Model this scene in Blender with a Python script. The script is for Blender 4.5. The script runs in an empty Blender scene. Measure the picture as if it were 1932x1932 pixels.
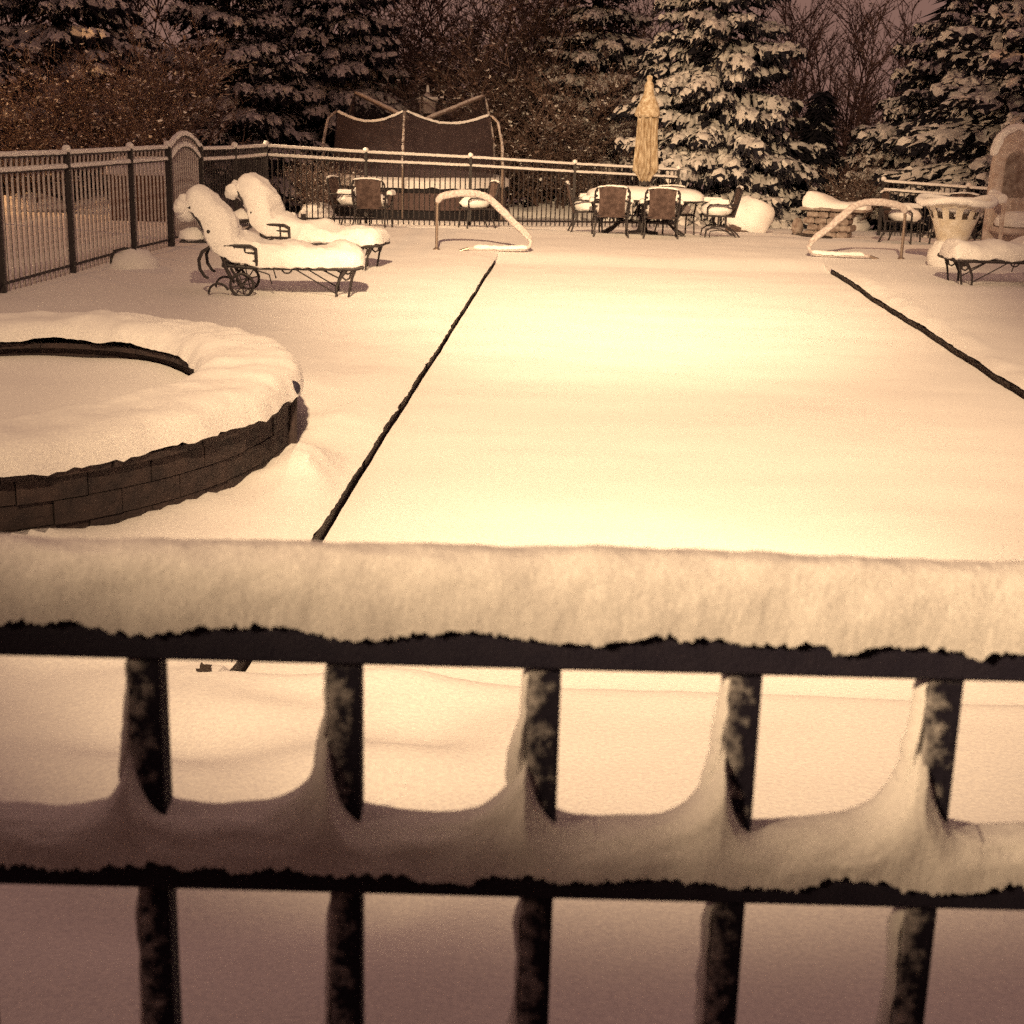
import bpy, bmesh, math, random
from mathutils import Vector, Matrix, noise
R = math.radians
sc = bpy.context.scene
col = sc.collection
random.seed(7)

# ------------------------------------------------------------------ camera
cam_d = bpy.data.cameras.new('camera')
cam = bpy.data.objects.new('camera', cam_d)
col.objects.link(cam)
cam_d.sensor_width = 36.0
cam_d.lens = 36.0 * 2700 / 1932
cam_d.clip_start = 0.05
cam_d.clip_end = 600
cam_d.dof.use_dof = True
cam_d.dof.focus_distance = 14
cam_d.dof.aperture_fstop = 16
cam.matrix_world = Matrix.Translation((0, 0, 2.08)) @ Matrix.Rotation(R(90 - 15.5), 4, 'X') @ Matrix.Rotation(R(1.5), 4, 'Z')
sc.camera = cam
sc.view_settings.view_transform = 'Standard'
sc.view_settings.look = 'None'
sc.view_settings.exposure = 0
sc.view_settings.gamma = 1
sc.view_settings.use_curve_mapping = False

# ------------------------------------------------------------------ night sky: snow clouds lit from below by the town
w = bpy.data.worlds.new('World')
sc.world = w
w.use_nodes = True
nt = w.node_tree
bg = nt.nodes['Background']
tcw = nt.nodes.new('ShaderNodeTexCoord')
nzw = nt.nodes.new('ShaderNodeTexNoise'); nzw.inputs['Scale'].default_value = 3
rw = nt.nodes.new('ShaderNodeValToRGB')
rw.color_ramp.elements[0].position = .3; rw.color_ramp.elements[0].color = (.265, .143, .115, 1)
rw.color_ramp.elements[1].position = .7; rw.color_ramp.elements[1].color = (.305, .165, .125, 1)
nt.links.new(tcw.outputs['Generated'], nzw.inputs['Vector'])
nt.links.new(nzw.outputs['Fac'], rw.inputs['Fac'])
nt.links.new(rw.outputs['Color'], bg.inputs['Color'])
bg.inputs['Strength'].default_value = 0.88

LAMP = (1.0, .68, .375)
def spot(name, loc, target, power, half, blend, size=.08, color=LAMP):
    d = bpy.data.lights.new(name, 'SPOT'); d.energy = power; d.color = color
    d.spot_size = R(2 * half); d.spot_blend = blend; d.shadow_soft_size = size
    o = bpy.data.objects.new(name, d); col.objects.link(o)
    o.location = loc
    o.rotation_euler = (Vector(target) - Vector(loc)).to_track_quat('-Z', 'Y').to_euler()
    return o
FLOOD = Vector((-0.5, -6.3, 13.0))
# four heads of one floodlight: far, middle and near throw, and a weak wide fill added for the spa and left deck
h = spot('flood_far', FLOOD, (1.6, 24.5, 0.2), 76000, 15.5, 1.0, .15)
h.scale = (.8, 1, 1)                        # beam scaled narrower sideways to keep the left side dimmer
spot('flood_middle', FLOOD + Vector((.25, .05, -.05)), (1.6, 11.4, 0), 27500, 14, 1.0, .15)
spot('flood_near', FLOOD + Vector((.5, .05, -.1)), (.45, 5.5, 0), 17500, 6.6, 1.0, .15).scale = (1.5, 1, 1)
spot('flood_fill', FLOOD + Vector((-.25, .05, -.1)), (-1.6, 13.0, 0), 10500, 18, 1.0, .15)
h = spot('rail_fill', (-2.6, -1.3, 3.25), (.10, .79, 2.0), 1150, 5.4, 1.0, .08)  # added narrow beam that brightens only the top rail's snow
h.scale = (2.6, 1, 1)
STREET = Vector((-17.5, 31.0, 6.2))
spot('street_beam', STREET, (-11.3, 31.5, 2.0), 4800, 60, .6, .15, (1.0, .5, .19))
GATE = Vector((-10.4, 26.3, 5.6))
spot('gate_beam', GATE, (2.0, 33.0, .3), 17000, 32, 1.0, .1)
RIGHT_FILL = Vector((17.5, 23.0, 6.2))
spot('street_beam', RIGHT_FILL, (11.5, 30.5, 2.0), 2600, 50, .6, .15, (1.0, .5, .22))  # added unseen lamp, tints the right hand spruces orange

# ------------------------------------------------------------------ materials
def mat(name, c, rough=.6, metal=0, c2=None, scale=8, bump=0, bscale=60, spec=.4, tall=1):
    m = bpy.data.materials.new(name); m.use_nodes = True
    n = m.node_tree; b = n.nodes['Principled BSDF']
    b.inputs['Base Color'].default_value = (*c, 1)
    b.inputs['Roughness'].default_value = rough
    b.inputs['Metallic'].default_value = metal
    b.inputs['Specular IOR Level'].default_value = spec
    tc = n.nodes.new('ShaderNodeTexCoord')
    mp = n.nodes.new('ShaderNodeMapping'); mp.inputs['Scale'].default_value = (1, 1, 1 / tall)
    n.links.new(tc.outputs['Object'], mp.inputs['Vector'])
    if c2:
        nz = n.nodes.new('ShaderNodeTexNoise'); nz.inputs['Scale'].default_value = scale
        nz.inputs['Detail'].default_value = 5
        rp = n.nodes.new('ShaderNodeValToRGB')
        rp.color_ramp.elements[0].position = .35; rp.color_ramp.elements[0].color = (*c, 1)
        rp.color_ramp.elements[1].position = .68; rp.color_ramp.elements[1].color = (*c2, 1)
        n.links.new(mp.outputs['Vector'], nz.inputs['Vector'])
        n.links.new(nz.outputs['Fac'], rp.inputs['Fac'])
        n.links.new(rp.outputs['Color'], b.inputs['Base Color'])
    if bump:
        nb = n.nodes.new('ShaderNodeTexNoise'); nb.inputs['Scale'].default_value = bscale
        nb.inputs['Detail'].default_value = 6
        bp = n.nodes.new('ShaderNodeBump'); bp.inputs['Strength'].default_value = bump
        bp.inputs['Distance'].default_value = .02
        n.links.new(tc.outputs['Object'], nb.inputs['Vector'])
        n.links.new(nb.outputs['Fac'], bp.inputs['Height'])
        n.links.new(bp.outputs['Normal'], b.inputs['Normal'])
    return m
M = {}
M['snow'] = mat('snow', (.77, .76, .78), .9, c2=(.92, .91, .90), scale=75, bump=.22, bscale=70, spec=.2)
M['near_snow'] = mat('near_snow', (.72, .71, .72), .9, c2=(.95, .94, .94), scale=620, bump=.12, bscale=420, spec=.15)
M['iron'] = mat('black_iron', (.022, .018, .022), .55, c2=(.035, .028, .03), scale=20, bump=.2, bscale=120)
M['rail'] = mat('rail_black_paint', (.022, .02, .038), .6, c2=(.03, .027, .046), scale=60, bump=.2, bscale=400, spec=.25)
M['sling'] = mat('brown_sling', (.055, .034, .031), .85, c2=(.125, .085, .078), scale=13, bump=.3, bscale=160)
M['stone'] = mat('dark_stone', (.058, .040, .040), .9, c2=(.026, .020, .023), scale=9, bump=1, bscale=26)
M['brown_stone'] = mat('brown_stone', (.17, .125, .11), .9, c2=(.36, .31, .29), scale=11, bump=.7, bscale=30)
M['coping'] = mat('wet_coping', (.05, .034, .028), .7, c2=(.02, .014, .016), scale=10, bump=.5, bscale=60)
M['needle'] = mat('spruce_needles', (.014, .014, .024), .8, c2=(.028, .026, .034), scale=4, spec=.2)
M['bark'] = mat('bark', (.07, .05, .045), .9, c2=(.035, .026, .026), scale=10, bump=.6, bscale=30)
M['twig'] = mat('twigs', (.12, .075, .06), .85, c2=(.07, .045, .042), scale=3)
M['dry_leaf'] = mat('frosted_twigs', (.26, .19, .17), .85, c2=(.15, .11, .10), scale=2)
M['gold'] = mat('gold_canvas', (.20, .13, .068), .85, c2=(.50, .43, .33), scale=26, bump=.3, bscale=30, tall=4)
M['net'] = mat('net_mesh', (.045, .03, .036), .9, c2=(.06, .04, .045), scale=4)
M['skirt'] = mat('grey_brown_skirt', (.12, .08, .08), .8, c2=(.09, .06, .06), scale=5)
M['black'] = mat('black_fabric_and_shade', (.012, .010, .014), .8)
M['steel'] = mat('steel_tube', (.35, .28, .24), .35, metal=.8)
M['frost_stone'] = mat('frosted_urn', (.62, .55, .45), .85, c2=(.74, .70, .64), scale=10, bump=.5, bscale=40)
M['wicker'] = mat('snowy_wicker', (.48, .38, .34), .85, c2=(.68, .62, .59), scale=9, bump=.6, bscale=60)
M['siding'] = mat('house_brick', (.17, .11, .09), .9, c2=(.11, .07, .06), scale=3)
M['brown_wood'] = mat('brown_wood', (.16, .08, .045), .8, c2=(.10, .05, .03), scale=5)
M['rock'] = mat('boulder', (.13, .09, .08), .9, c2=(.07, .05, .05), scale=5, bump=.6, bscale=20)
def emit(name, c, s):
    m = bpy.data.materials.new(name); m.use_nodes = True
    b = m.node_tree.nodes['Principled BSDF']
    b.inputs['Base Color'].default_value = (*c, 1)
    b.inputs['Emission Color'].default_value = (*c, 1); b.inputs['Emission Strength'].default_value = s
    return m
# black paint with snow blown onto it in patches, thicker on the windward (left) edge
def frosted(name):
    m = bpy.data.materials.new(name); m.use_nodes = True
    n = m.node_tree; p = n.nodes['Principled BSDF']; p.inputs['Roughness'].default_value = .8; p.inputs['Specular IOR Level'].default_value = .2
    tc = n.nodes.new('ShaderNodeTexCoord'); sx = n.nodes.new('ShaderNodeSeparateXYZ'); n.links.new(tc.outputs['Object'], sx.inputs[0])
    oi = n.nodes.new('ShaderNodeObjectInfo')
    nz = n.nodes.new('ShaderNodeTexNoise'); nz.noise_dimensions = '4D'; nz.inputs['Scale'].default_value = 100; nz.inputs['Detail'].default_value = 4; nz.inputs['Roughness'].default_value = .65
    ml = n.nodes.new('ShaderNodeMath'); ml.operation = 'MULTIPLY'; ml.inputs[1].default_value = 40; n.links.new(oi.outputs['Random'], ml.inputs[0]); n.links.new(ml.outputs[0], nz.inputs['W'])
    n.links.new(tc.outputs['Object'], nz.inputs['Vector'])
    g = n.nodes.new('ShaderNodeMath'); g.operation = 'MULTIPLY_ADD'; g.inputs[1].default_value = -16; g.inputs[2].default_value = -.02
    n.links.new(sx.outputs['X'], g.inputs[0])
    ad = n.nodes.new('ShaderNodeMath'); n.links.new(g.outputs[0], ad.inputs[0]); n.links.new(nz.outputs['Fac'], ad.inputs[1])
    rp = n.nodes.new('ShaderNodeValToRGB'); rp.color_ramp.elements[0].position = .46; rp.color_ramp.elements[0].color = (.02, .018, .034, 1)
    rp.color_ramp.elements[1].position = .80; rp.color_ramp.elements[1].color = (.70, .68, .69, 1)
    n.links.new(ad.outputs[0], rp.inputs['Fac']); n.links.new(rp.outputs['Color'], p.inputs['Base Color'])
    bp = n.nodes.new('ShaderNodeBump'); bp.inputs['Strength'].default_value = .6; bp.inputs['Distance'].default_value = .004
    n.links.new(ad.outputs[0], bp.inputs['Height']); n.links.new(bp.outputs['Normal'], p.inputs['Normal'])
    return m
M['frosted'] = frosted('frosted_rail_paint')
M['bough_snow'] = mat('bough_snow', (.52, .49, .49), .9, c2=(.80, .78, .77), scale=5, bump=.3, bscale=40)
M['dusted'] = mat('dusted_canvas', (.30, .21, .12), .9, c2=(.60, .53, .42), scale=16, bump=.4, bscale=40)
M['crust'] = mat('crusted_snow', (.40, .34, .34), .9, c2=(.62, .58, .58), scale=25)
M['far_net'] = mat('far_net_mesh', (.045, .03, .036), .9); M['far_net'].node_tree.nodes['Principled BSDF'].inputs['Alpha'].default_value = .35
M['lens'] = emit('lamp_lens', (1, .8, .55), 12)
# netting lets some of what is behind show through
_n = M['net'].node_tree; _b = _n.nodes['Principled BSDF']; _b.inputs['Alpha'].default_value = .82

# ------------------------------------------------------------------ mesh helpers
class MB:
    def __init__(s): s.v = []; s.f = []; s.m = []
    def add(s, vs, fs, mi=0):
        o = len(s.v); s.v += [tuple(v) for v in vs]
        s.f += [tuple(i + o for i in f) for f in fs]; s.m += [mi] * len(fs) if isinstance(mi, int) else list(mi)
    def box(s, c, d, rz=0, mi=0, bev=0):
        hx, hy, hz = d[0] / 2, d[1] / 2, d[2] / 2
        cs, sn = math.cos(rz), math.sin(rz)
        if bev <= 0:
            L = [(x, y, z) for z in (-hz, hz) for x, y in ((-hx, -hy), (hx, -hy), (hx, hy), (-hx, hy))]
            F = [(3, 2, 1, 0), (4, 5, 6, 7), (0, 1, 5, 4), (1, 2, 6, 5), (2, 3, 7, 6), (3, 0, 4, 7)]
        else:
            b = bev; L = []
            for z, i in ((-hz, b), (-hz + b, 0), (hz - b, 0), (hz, b)):
                L += [(-hx + i, -hy + i, z), (hx - i, -hy + i, z), (hx - i, hy - i, z), (-hx + i, hy - i, z)]
            F = [(3, 2, 1, 0), (12, 13, 14, 15)]
            for k in range(3):
                for j in range(4):
                    F.append((k * 4 + j, k * 4 + (j + 1) % 4, k * 4 + 4 + (j + 1) % 4, k * 4 + 4 + j))
        s.add([(c[0] + x * cs - y * sn, c[1] + x * sn + y * cs, c[2] + z) for x, y, z in L], F, mi)
    def tube(s, pts, r, n=8, mi=0, cap=True, closed=False):
        P = [Vector(p) for p in pts]; k = len(P)
        rs = r if isinstance(r, (list, tuple)) else [r] * k
        rings = []; up = Vector((0, 0, 1)); side0 = None
        for i in range(k):
            if closed: t = P[(i + 1) % k] - P[i - 1]
            else: t = P[min(i + 1, k - 1)] - P[max(i - 1, 0)]
            t.normalize()
            if side0 is None:
                a = up if abs(t.z) < .9 else Vector((1, 0, 0))
                sd = t.cross(a).normalized()
            else:
                sd = (side0 - t * side0.dot(t))
                sd = sd.normalized() if sd.length > 1e-6 else t.orthogonal().normalized()
            side0 = sd; u = sd.cross(t)
            rings.append([P[i] + (sd * math.cos(2 * math.pi * j / n) + u * math.sin(2 * math.pi * j / n)) * rs[i] for j in range(n)])
        vs = [v for rg in rings for v in rg]; F = []
        for i in range(k if closed else k - 1):
            a, b = i * n, ((i + 1) % k) * n
            for j in range(n): F.append((a + j, a + (j + 1) % n, b + (j + 1) % n, b + j))
        if cap and not closed:
            F.append(tuple(range(n - 1, -1, -1))); F.append(tuple((k - 1) * n + j for j in range(n)))
        s.add(vs, F, mi)
    def lathe(s, prof, n=24, mi=0, c=(0, 0, 0), fold=None):
        vs = []; F = []
        for i, (r, z) in enumerate(prof):
            for j in range(n):
                a = 2 * math.pi * j / n
                q = r * (fold(a, i) if fold else 1)
                vs.append((c[0] + q * math.cos(a), c[1] + q * math.sin(a), c[2] + z))
        for i in range(len(prof) - 1):
            for j in range(n):
                F.append((i * n + j, i * n + (j + 1) % n, (i + 1) * n + (j + 1) % n, (i + 1) * n + j))
        s.add(vs, F, mi)
    def blob(s, c, r, nz=8, na=12, amp=.12, sc=3, mi=0, seed=0, flat=None):
        """lumpy ellipsoid; flat = z below which it is cut level"""
        c = Vector(c); vs = []; F = []
        rx, ry, rz = (r, r, r) if not hasattr(r, '__len__') else r
        for i in range(nz + 1):
            th = math.pi * i / nz
            for j in range(na):
                a = 2 * math.pi * j / na
                d = Vector((math.sin(th) * math.cos(a), math.sin(th) * math.sin(a), math.cos(th)))
                k = 1 + amp * noise.noise(d * sc + Vector((seed * 7.1, seed * 3.3, seed)))
                p = Vector((d.x * rx, d.y * ry, d.z * rz)) * k
                if flat is not None and p.z < flat: p.z = flat
                vs.append(c + p)
        for i in range(nz):
            for j in range(na):
                F.append((i * na + j, (i + 1) * na + j, (i + 1) * na + (j + 1) % na, i * na + (j + 1) % na))
        s.add(vs, F, mi)
    def puff(s, path, wid, hgt, steps=24, ring=16, amp=.03, sc=6, seed=0, mi=0, side=None, sag=.25, ends=.14):
        """snow lying along a path: flat-ish underside, domed top; wid/hgt functions of t or numbers"""
        P = [Vector(p) for p in path]
        L = [0]
        for i in range(1, len(P)): L.append(L[-1] + (P[i] - P[i - 1]).length)
        def at(t):
            d = t * L[-1]
            for i in range(1, len(P)):
                if d <= L[i] + 1e-9:
                    f = (d - L[i - 1]) / max(1e-9, L[i] - L[i - 1]); return P[i - 1].lerp(P[i], f)
            return P[-1].copy()
        W = wid if callable(wid) else (lambda t: wid)
        H = hgt if callable(hgt) else (lambda t: hgt)
        so = Vector((seed * 5.3, seed * 2.1, seed * 9.7))
        vs = []; F = []
        for i in range(steps + 1):
            t = i / steps
            c = at(t) ; c = (at(max(0, t - .04)) + at(min(1, t + .04)) + c) / 3 if len(P) > 2 else c
            tg = (at(min(1, t + .03)) - at(max(0, t - .03))).normalized()
            sd = Vector(side) if side else Vector((tg.y, -tg.x, 0))
            if sd.length < 1e-4: sd = Vector((1, 0, 0))
            sd.normalize(); up = sd.cross(tg)
            if up.z < 0: up = -up
            if abs(up.z) < .15 and side is None: up = Vector((0, 0, 1))
            e = min(1, min(t, 1 - t) / ends); e = math.sqrt(max(0, 1 - (1 - e) ** 2))
            e = max(e, .02)
            wd = W(t) / 2 * (.55 + .45 * e) * (1 if e > .05 else .3); hh = H(t) * e
            for j in range(ring):
                a = 2 * math.pi * j / ring
                ca, sa = math.cos(a), math.sin(a)
                x = math.copysign(abs(ca) ** .6, ca) * wd
                z = (abs(sa) ** .75) * hh if sa >= 0 else -(abs(sa) ** .8) * hh * sag
                p = c + sd * x + up * z
                nv = noise.noise_vector(p * sc + so) + .5 * noise.noise_vector(p * sc * 2.7 + so) + .22 * noise.noise_vector(p * sc * 7 + so)
                vs.append(p + nv * amp * (.4 + .6 * e))
        for i in range(steps):
            for j in range(ring):
                F.append((i * ring + j, i * ring + (j + 1) % ring, (i + 1) * ring + (j + 1) % ring, (i + 1) * ring + j))
        F.append(tuple(range(ring))); F.append(tuple(steps * ring + ring - 1 - j for j in range(ring)))
        s.add(vs, F, mi)
    def mesh(s, name, mats, smooth=True):
        me = bpy.data.meshes.new(name); me.from_pydata(s.v, [], s.f)
        for m in mats: me.materials.append(M[m])
        me.polygons.foreach_set('material_index', s.m)
        me.validate()
        bm = bmesh.new(); bm.from_mesh(me)
        bmesh.ops.recalc_face_normals(bm, faces=bm.faces)
        if smooth:
            for f in bm.faces: f.smooth = True
            for e in bm.edges:
                if len(e.link_faces) == 2 and e.calc_face_angle(0) > .75: e.smooth = False
        bm.to_mesh(me); bm.free()
        return me
    def build(s, name, mats, parent=None, smooth=True, loc=None, rz=None):
        return link(name, s.mesh(name, [mats] if isinstance(mats, str) else mats, smooth), parent, loc, rz)
def link(name, me, parent=None, loc=None, rz=None):
    o = bpy.data.objects.new(name, me); col.objects.link(o)
    if parent: o.parent = parent
    if loc is not None: o.location = loc
    if rz is not None: o.rotation_euler = (0, 0, rz) if not hasattr(rz, '__len__') else rz
    return o
def tag(o, label, cat, group=None):
    o['label'] = label; o['category'] = cat
    if group: o['group'] = group
    return o
def thing(name, loc, label, cat, rz=0, group=None):
    o = bpy.data.objects.new(name, None); o.empty_display_size = .2; col.objects.link(o)
    o.location = loc; o.rotation_euler = (0, 0, rz)
    return tag(o, label, cat, group)
def copy_thing(o, loc, rz, label, parent=None):
    c = o.copy(); col.objects.link(c); c.parent = parent
    if parent is None:
        c.location = loc; c.rotation_euler = (0, 0, rz); c['label'] = label
    for ch in list(o.children): copy_thing(ch, None, None, None, c)
    return c
def N(x, y, z=0): return noise.noise(Vector((x, y, z)))
def sm(a, b, x):
    t = max(0, min(1, (x - a) / (b - a))); return t * t * (3 - 2 * t)
def arc(c, r, a0, a1, n, plane='xz'):
    out = []
    for i in range(n + 1):
        a = R(a0 + (a1 - a0) * i / n)
        if plane == 'xz': out.append((c[0] + r * math.cos(a), c[1], c[2] + r * math.sin(a)))
        elif plane == 'yz': out.append((c[0], c[1] + r * math.cos(a), c[2] + r * math.sin(a)))
        else: out.append((c[0] + r * math.cos(a), c[1] + r * math.sin(a), c[2]))
    return out

# ------------------------------------------------------------------ ground
AX = math.atan(.0443); CA, SA = math.cos(AX), math.sin(AX)
U0, U1, V0, V1 = -1.30, 3.665, 5.05, 21.6          # pool in its own axes
POOL_Z, DECK_Z = -.060, .04
SPA = Vector((-3.15, 8.66, 0)); SPA_R = 1.85; SPA_X, SPA_Y = .96, 1.27
def uv(x, y): return x * CA - y * SA, x * SA + y * CA
def xy(u, v): return u * CA + v * SA, -u * SA + v * CA
def und(x, y):
    return (.018 * N(x * .55, y * .45, 3) + .010 * N(x * 1.6, y * 1.4, 8) + .004 * N(x * 5, y * 5, 2))
def gz(x, y):
    z = DECK_Z + und(x, y) * 1.5
    z -= .052 * min(20, max(0, y - 26.5))
    d = math.hypot((x - SPA.x) / SPA_X, (y - SPA.y) / SPA_Y) - SPA_R
    z0_ = z
    if 0 < d < 1.2 and y < 12:
        z += .07 * math.exp(-d / .30) * (.7 + .7 * N(x * 2.2, y * 2.2, 5))
        # shovelled lumps against the spa's right flank
        z += .20 * math.exp(-((x + 1.12) ** 2 / .03 + (y - 8.0) ** 2 / .14)) * (1 + .4 * N(x * 5, y * 5, 4))
        # drift behind the spa
    if y > 9: z += .24 * math.exp(-max(0, d) / .45) * sm(9.6, 11, y)
    z = z0_ + (z - z0_) * sm(0, .3, U0 - uv(x, y)[0])
    # trodden dips near the railing
    if y < 6 and x < .3: z += .10 * N(x * 1.6 + y * 1.3, y * 2.4 - x * .9, 12) * sm(.3, -.4, x)
    return z
def pz(x, y): return POOL_Z - .05 * sm(8.5, 5.2, y) + und(x, y) * 1.1 + .006 * N(x * .9, y * 2.4, 6)
us = []; u = -40
while u < -7: us.append(u); u += 1.5
while u < U0 - .3: us.append(u); u += .07
us += [U0 - .3, U0 - .2, U0 - .12, U0 - .07, U0 - .035, U0 - .012, U0]
iL = len(us) - 1
us += [U0 + .006, U0 + .05]; u = U0 + .15
while u < U1 - .1: us.append(u); u += .12
us += [U1 - .05, U1 - .006]
iR = len(us)
us += [U1, U1 + .012, U1 + .035, U1 + .07, U1 + .12, U1 + .2, U1 + .3]; u = U1 + .45
while u < 10: us.append(u); u += .16
while u < 42: us.append(u); u += 1.5
vs_ = []; v = -14
while v < 2: vs_.append(v); v += 1
while v < 30: vs_.append(v); v += .055 if v < 8 else .085 if v < 14 else .13
while v < 46: vs_.append(v); v += .4
while v < 120: vs_.append(v); v += 4
nU, nV = len(us), len(vs_)
def lip(v, s): return .012 * N(v * 6, s * 9) + .012 * N(v * 17, s * 5) + .007 * N(v * 1.7, s)
deck = MB(); pool = MB()
dv = []; pv = []
for v in vs_:
    fade = sm(V1 - .2, V1 + .9, v)
    near = sm(V0 + .25, V0 - .15, v)
    for i, u in enumerate(us):
        uu = u
        if V0 - .1 <= v <= V1 + .5:
            if iL - 5 <= i <= iL: uu = u + lip(v, 1) * (1 - .18 * (iL - i)) * (1 - fade)
            if iR <= i <= iR + 5: uu = u + lip(v, 2) * (1 - .18 * (i - iR)) * (1 - fade)
        x, y = xy(uu, v)
        z = gz(x, y)
        k = min(abs(u - U0), abs(u - U1))
        if k < .14 and V0 < v < V1 + .5:
            z -= .028 * (1 - k / .14) ** 2.2 * (1 - fade)
        if u > U1 and V0 < v < V1:                        # shovelled lip along the right hand edge
            z += .045 * math.exp(-((u - U1 - .17) / .10) ** 2) * max(0, .7 + 1.2 * N(v * 1.3, 4) + .5 * N(v * 4, u * 5, 2)) * sm(V1, V1 - 3, v)
        if u < U0 and V0 < v < V1:
            z += .02 * math.exp(-((u - U0 + .3) / .16) ** 2) * (1 + N(v * 1.1, 9)) + .010 * math.exp(-((u - U0 + .75) / .12) ** 2)
        inside = iL < i < iR
        if inside:
            zp = pz(x, y)
            kk = max(fade, near)
            z = zp * (1 - kk) + z * kk
        dv.append((x, y, z))
for b, sel in ((deck, 0), (pool, 1)):
    fs = []
    for r in range(nV - 1):
        inpool = V0 <= vs_[r] and vs_[r + 1] <= V1
        for i in range(nU - 1):
            gap = (i == iL or i == iR - 1)
            isp = inpool and iL < i < iR - 1
            if inpool and gap: continue
            if isp != bool(sel): continue
            a = r * nU + i
            fs.append((a, a + 1, a + nU + 1, a + nU))
    used = sorted({i for f in fs for i in f}); mp = {o: n for n, o in enumerate(used)}
    b.add([dv[i] for i in used], [tuple(mp[i] for i in f) for f in fs])
g = deck.build('snow_ground', 'snow'); g['kind'] = 'structure'
g = pool.build('pool_cover', 'snow'); g['kind'] = 'structure'
for s, U in ((1, U0), (2, U1)):
    b = MB(); sg = 1 if s == 1 else -1
    # dark coping face under the snow lip, in lengths of stone
    L = V0
    k = 0
    par = None
    while L < V1 - .05:
        e = min(L + .6, V1)
        q = MB(); off = -sg * (.012 + .004 * (k % 3))
        V = []
        for vv in (L + .004, e - .004):
            zt = min(gz(*xy(U - sg * .01, vv)), gz(*xy(U - sg * .1, vv))) - .050 - .002 * (k % 2)
            V += [(*xy(pu, vv), zz) for pu, zz in ((U + off + sg * .002, POOL_Z - .12), (U + off, zt), (U - sg * .2, zt), (U - sg * .2, POOL_Z - .12))]
        q.add(V, [(0, 1, 2, 3), (7, 6, 5, 4), (0, 4, 5, 1), (1, 5, 6, 2), (2, 6, 7, 3), (3, 7, 4, 0)])
        if par is None:
            par = q.build('pool_coping', 'coping', None, False); par['kind'] = 'structure'
        else: q.build('coping_stone', 'coping', par, False)
        L = e; k += 1
# floor of the pool edge slot, so that nothing shows through the gap
b = MB()
for U, sg in ((U0, 1), (U1, -1)):
    V = [(*xy(U - sg * .18, V0 - .2), POOL_Z - .10), (*xy(U + sg * .25, V0 - .2), POOL_Z - .10), (*xy(U + sg * .25, V1 + .2), POOL_Z - .10), (*xy(U - sg * .18, V1 + .2), POOL_Z - .10)]
    b.add(V, [(0, 1, 2, 3)])
g = b.build('pool_edge_slot', 'coping', None, False); g['kind'] = 'structure'

# ------------------------------------------------------------------ terrace and house behind the camera
b = MB(); b.box((0, -2.9, .22), (16, 8.2, .5), bev=.03)
g = b.build('terrace', 'brown_stone'); g['kind'] = 'structure'
hs = thing('house', (0, -7, 0), 'brick house wall behind the terrace with deep roof edge', 'house')
b = MB(); b.box((0, -2, 6.5), (22, 4, 13)); b.build('wall', 'siding', hs, False)
b = MB(); b.box((0, -1.9, 13.55), (23, 5.2, .3), bev=.05); b.build('roof', 'bark', hs, False)
fl = thing('floodlight', FLOOD, 'floodlight under the house roof edge aimed over the pool', 'floodlight')
b = MB(); b.lathe([(.02, .22), (.10, .2), (.14, .05), (.15, 0)], 16); o = b.build('lamp_housing', 'iron', fl)
o.rotation_euler = (R(72), 0, 0)
b = MB(); b.tube([(0, -.2, 0), (0, -.55, .12)], .03); b.build('bracket', 'iron', fl)
el = thing('rail_fill_lamp', (-2.6, -1.36, 3.28), 'unseen added lamp brightening the snow on the terrace railing', 'lamp')  # unseen lamp body added to carry the rail's extra beam
b = MB(); b.lathe([(.02, .3), (.10, .25), (.13, 0)], 16); b.build('shade', 'iron', el)
b = MB(); b.box((0, -2.8, .33), (.05, 5.7, .05)); b.build('beam', 'iron', el, False)
st = thing('street_lamp', (STREET.x, STREET.y, -.3), 'tall street lamp beyond the left shrubs glowing orange', 'street lamp')
b = MB(); b.tube([(0, 0, 0), (0, 0, 6.6), (.3, 0, 6.75)], .06); b.build('pole', 'iron', st)
b = MB(); b.lathe([(.05, 6.85), (.2, 6.75), (.22, 6.62)], 14, c=(0, 0, 0)); b.build('lamp_head', 'iron', st)
copy_thing(st, (RIGHT_FILL.x, RIGHT_FILL.y, -.3), 0, 'unseen lamp post added to tint the right hand spruces orange')
copy_thing(st, (GATE.x, GATE.y, gz(GATE.x, GATE.y) - .8), 0, 'lamp post outside the gate lighting the patio chairs')

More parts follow.
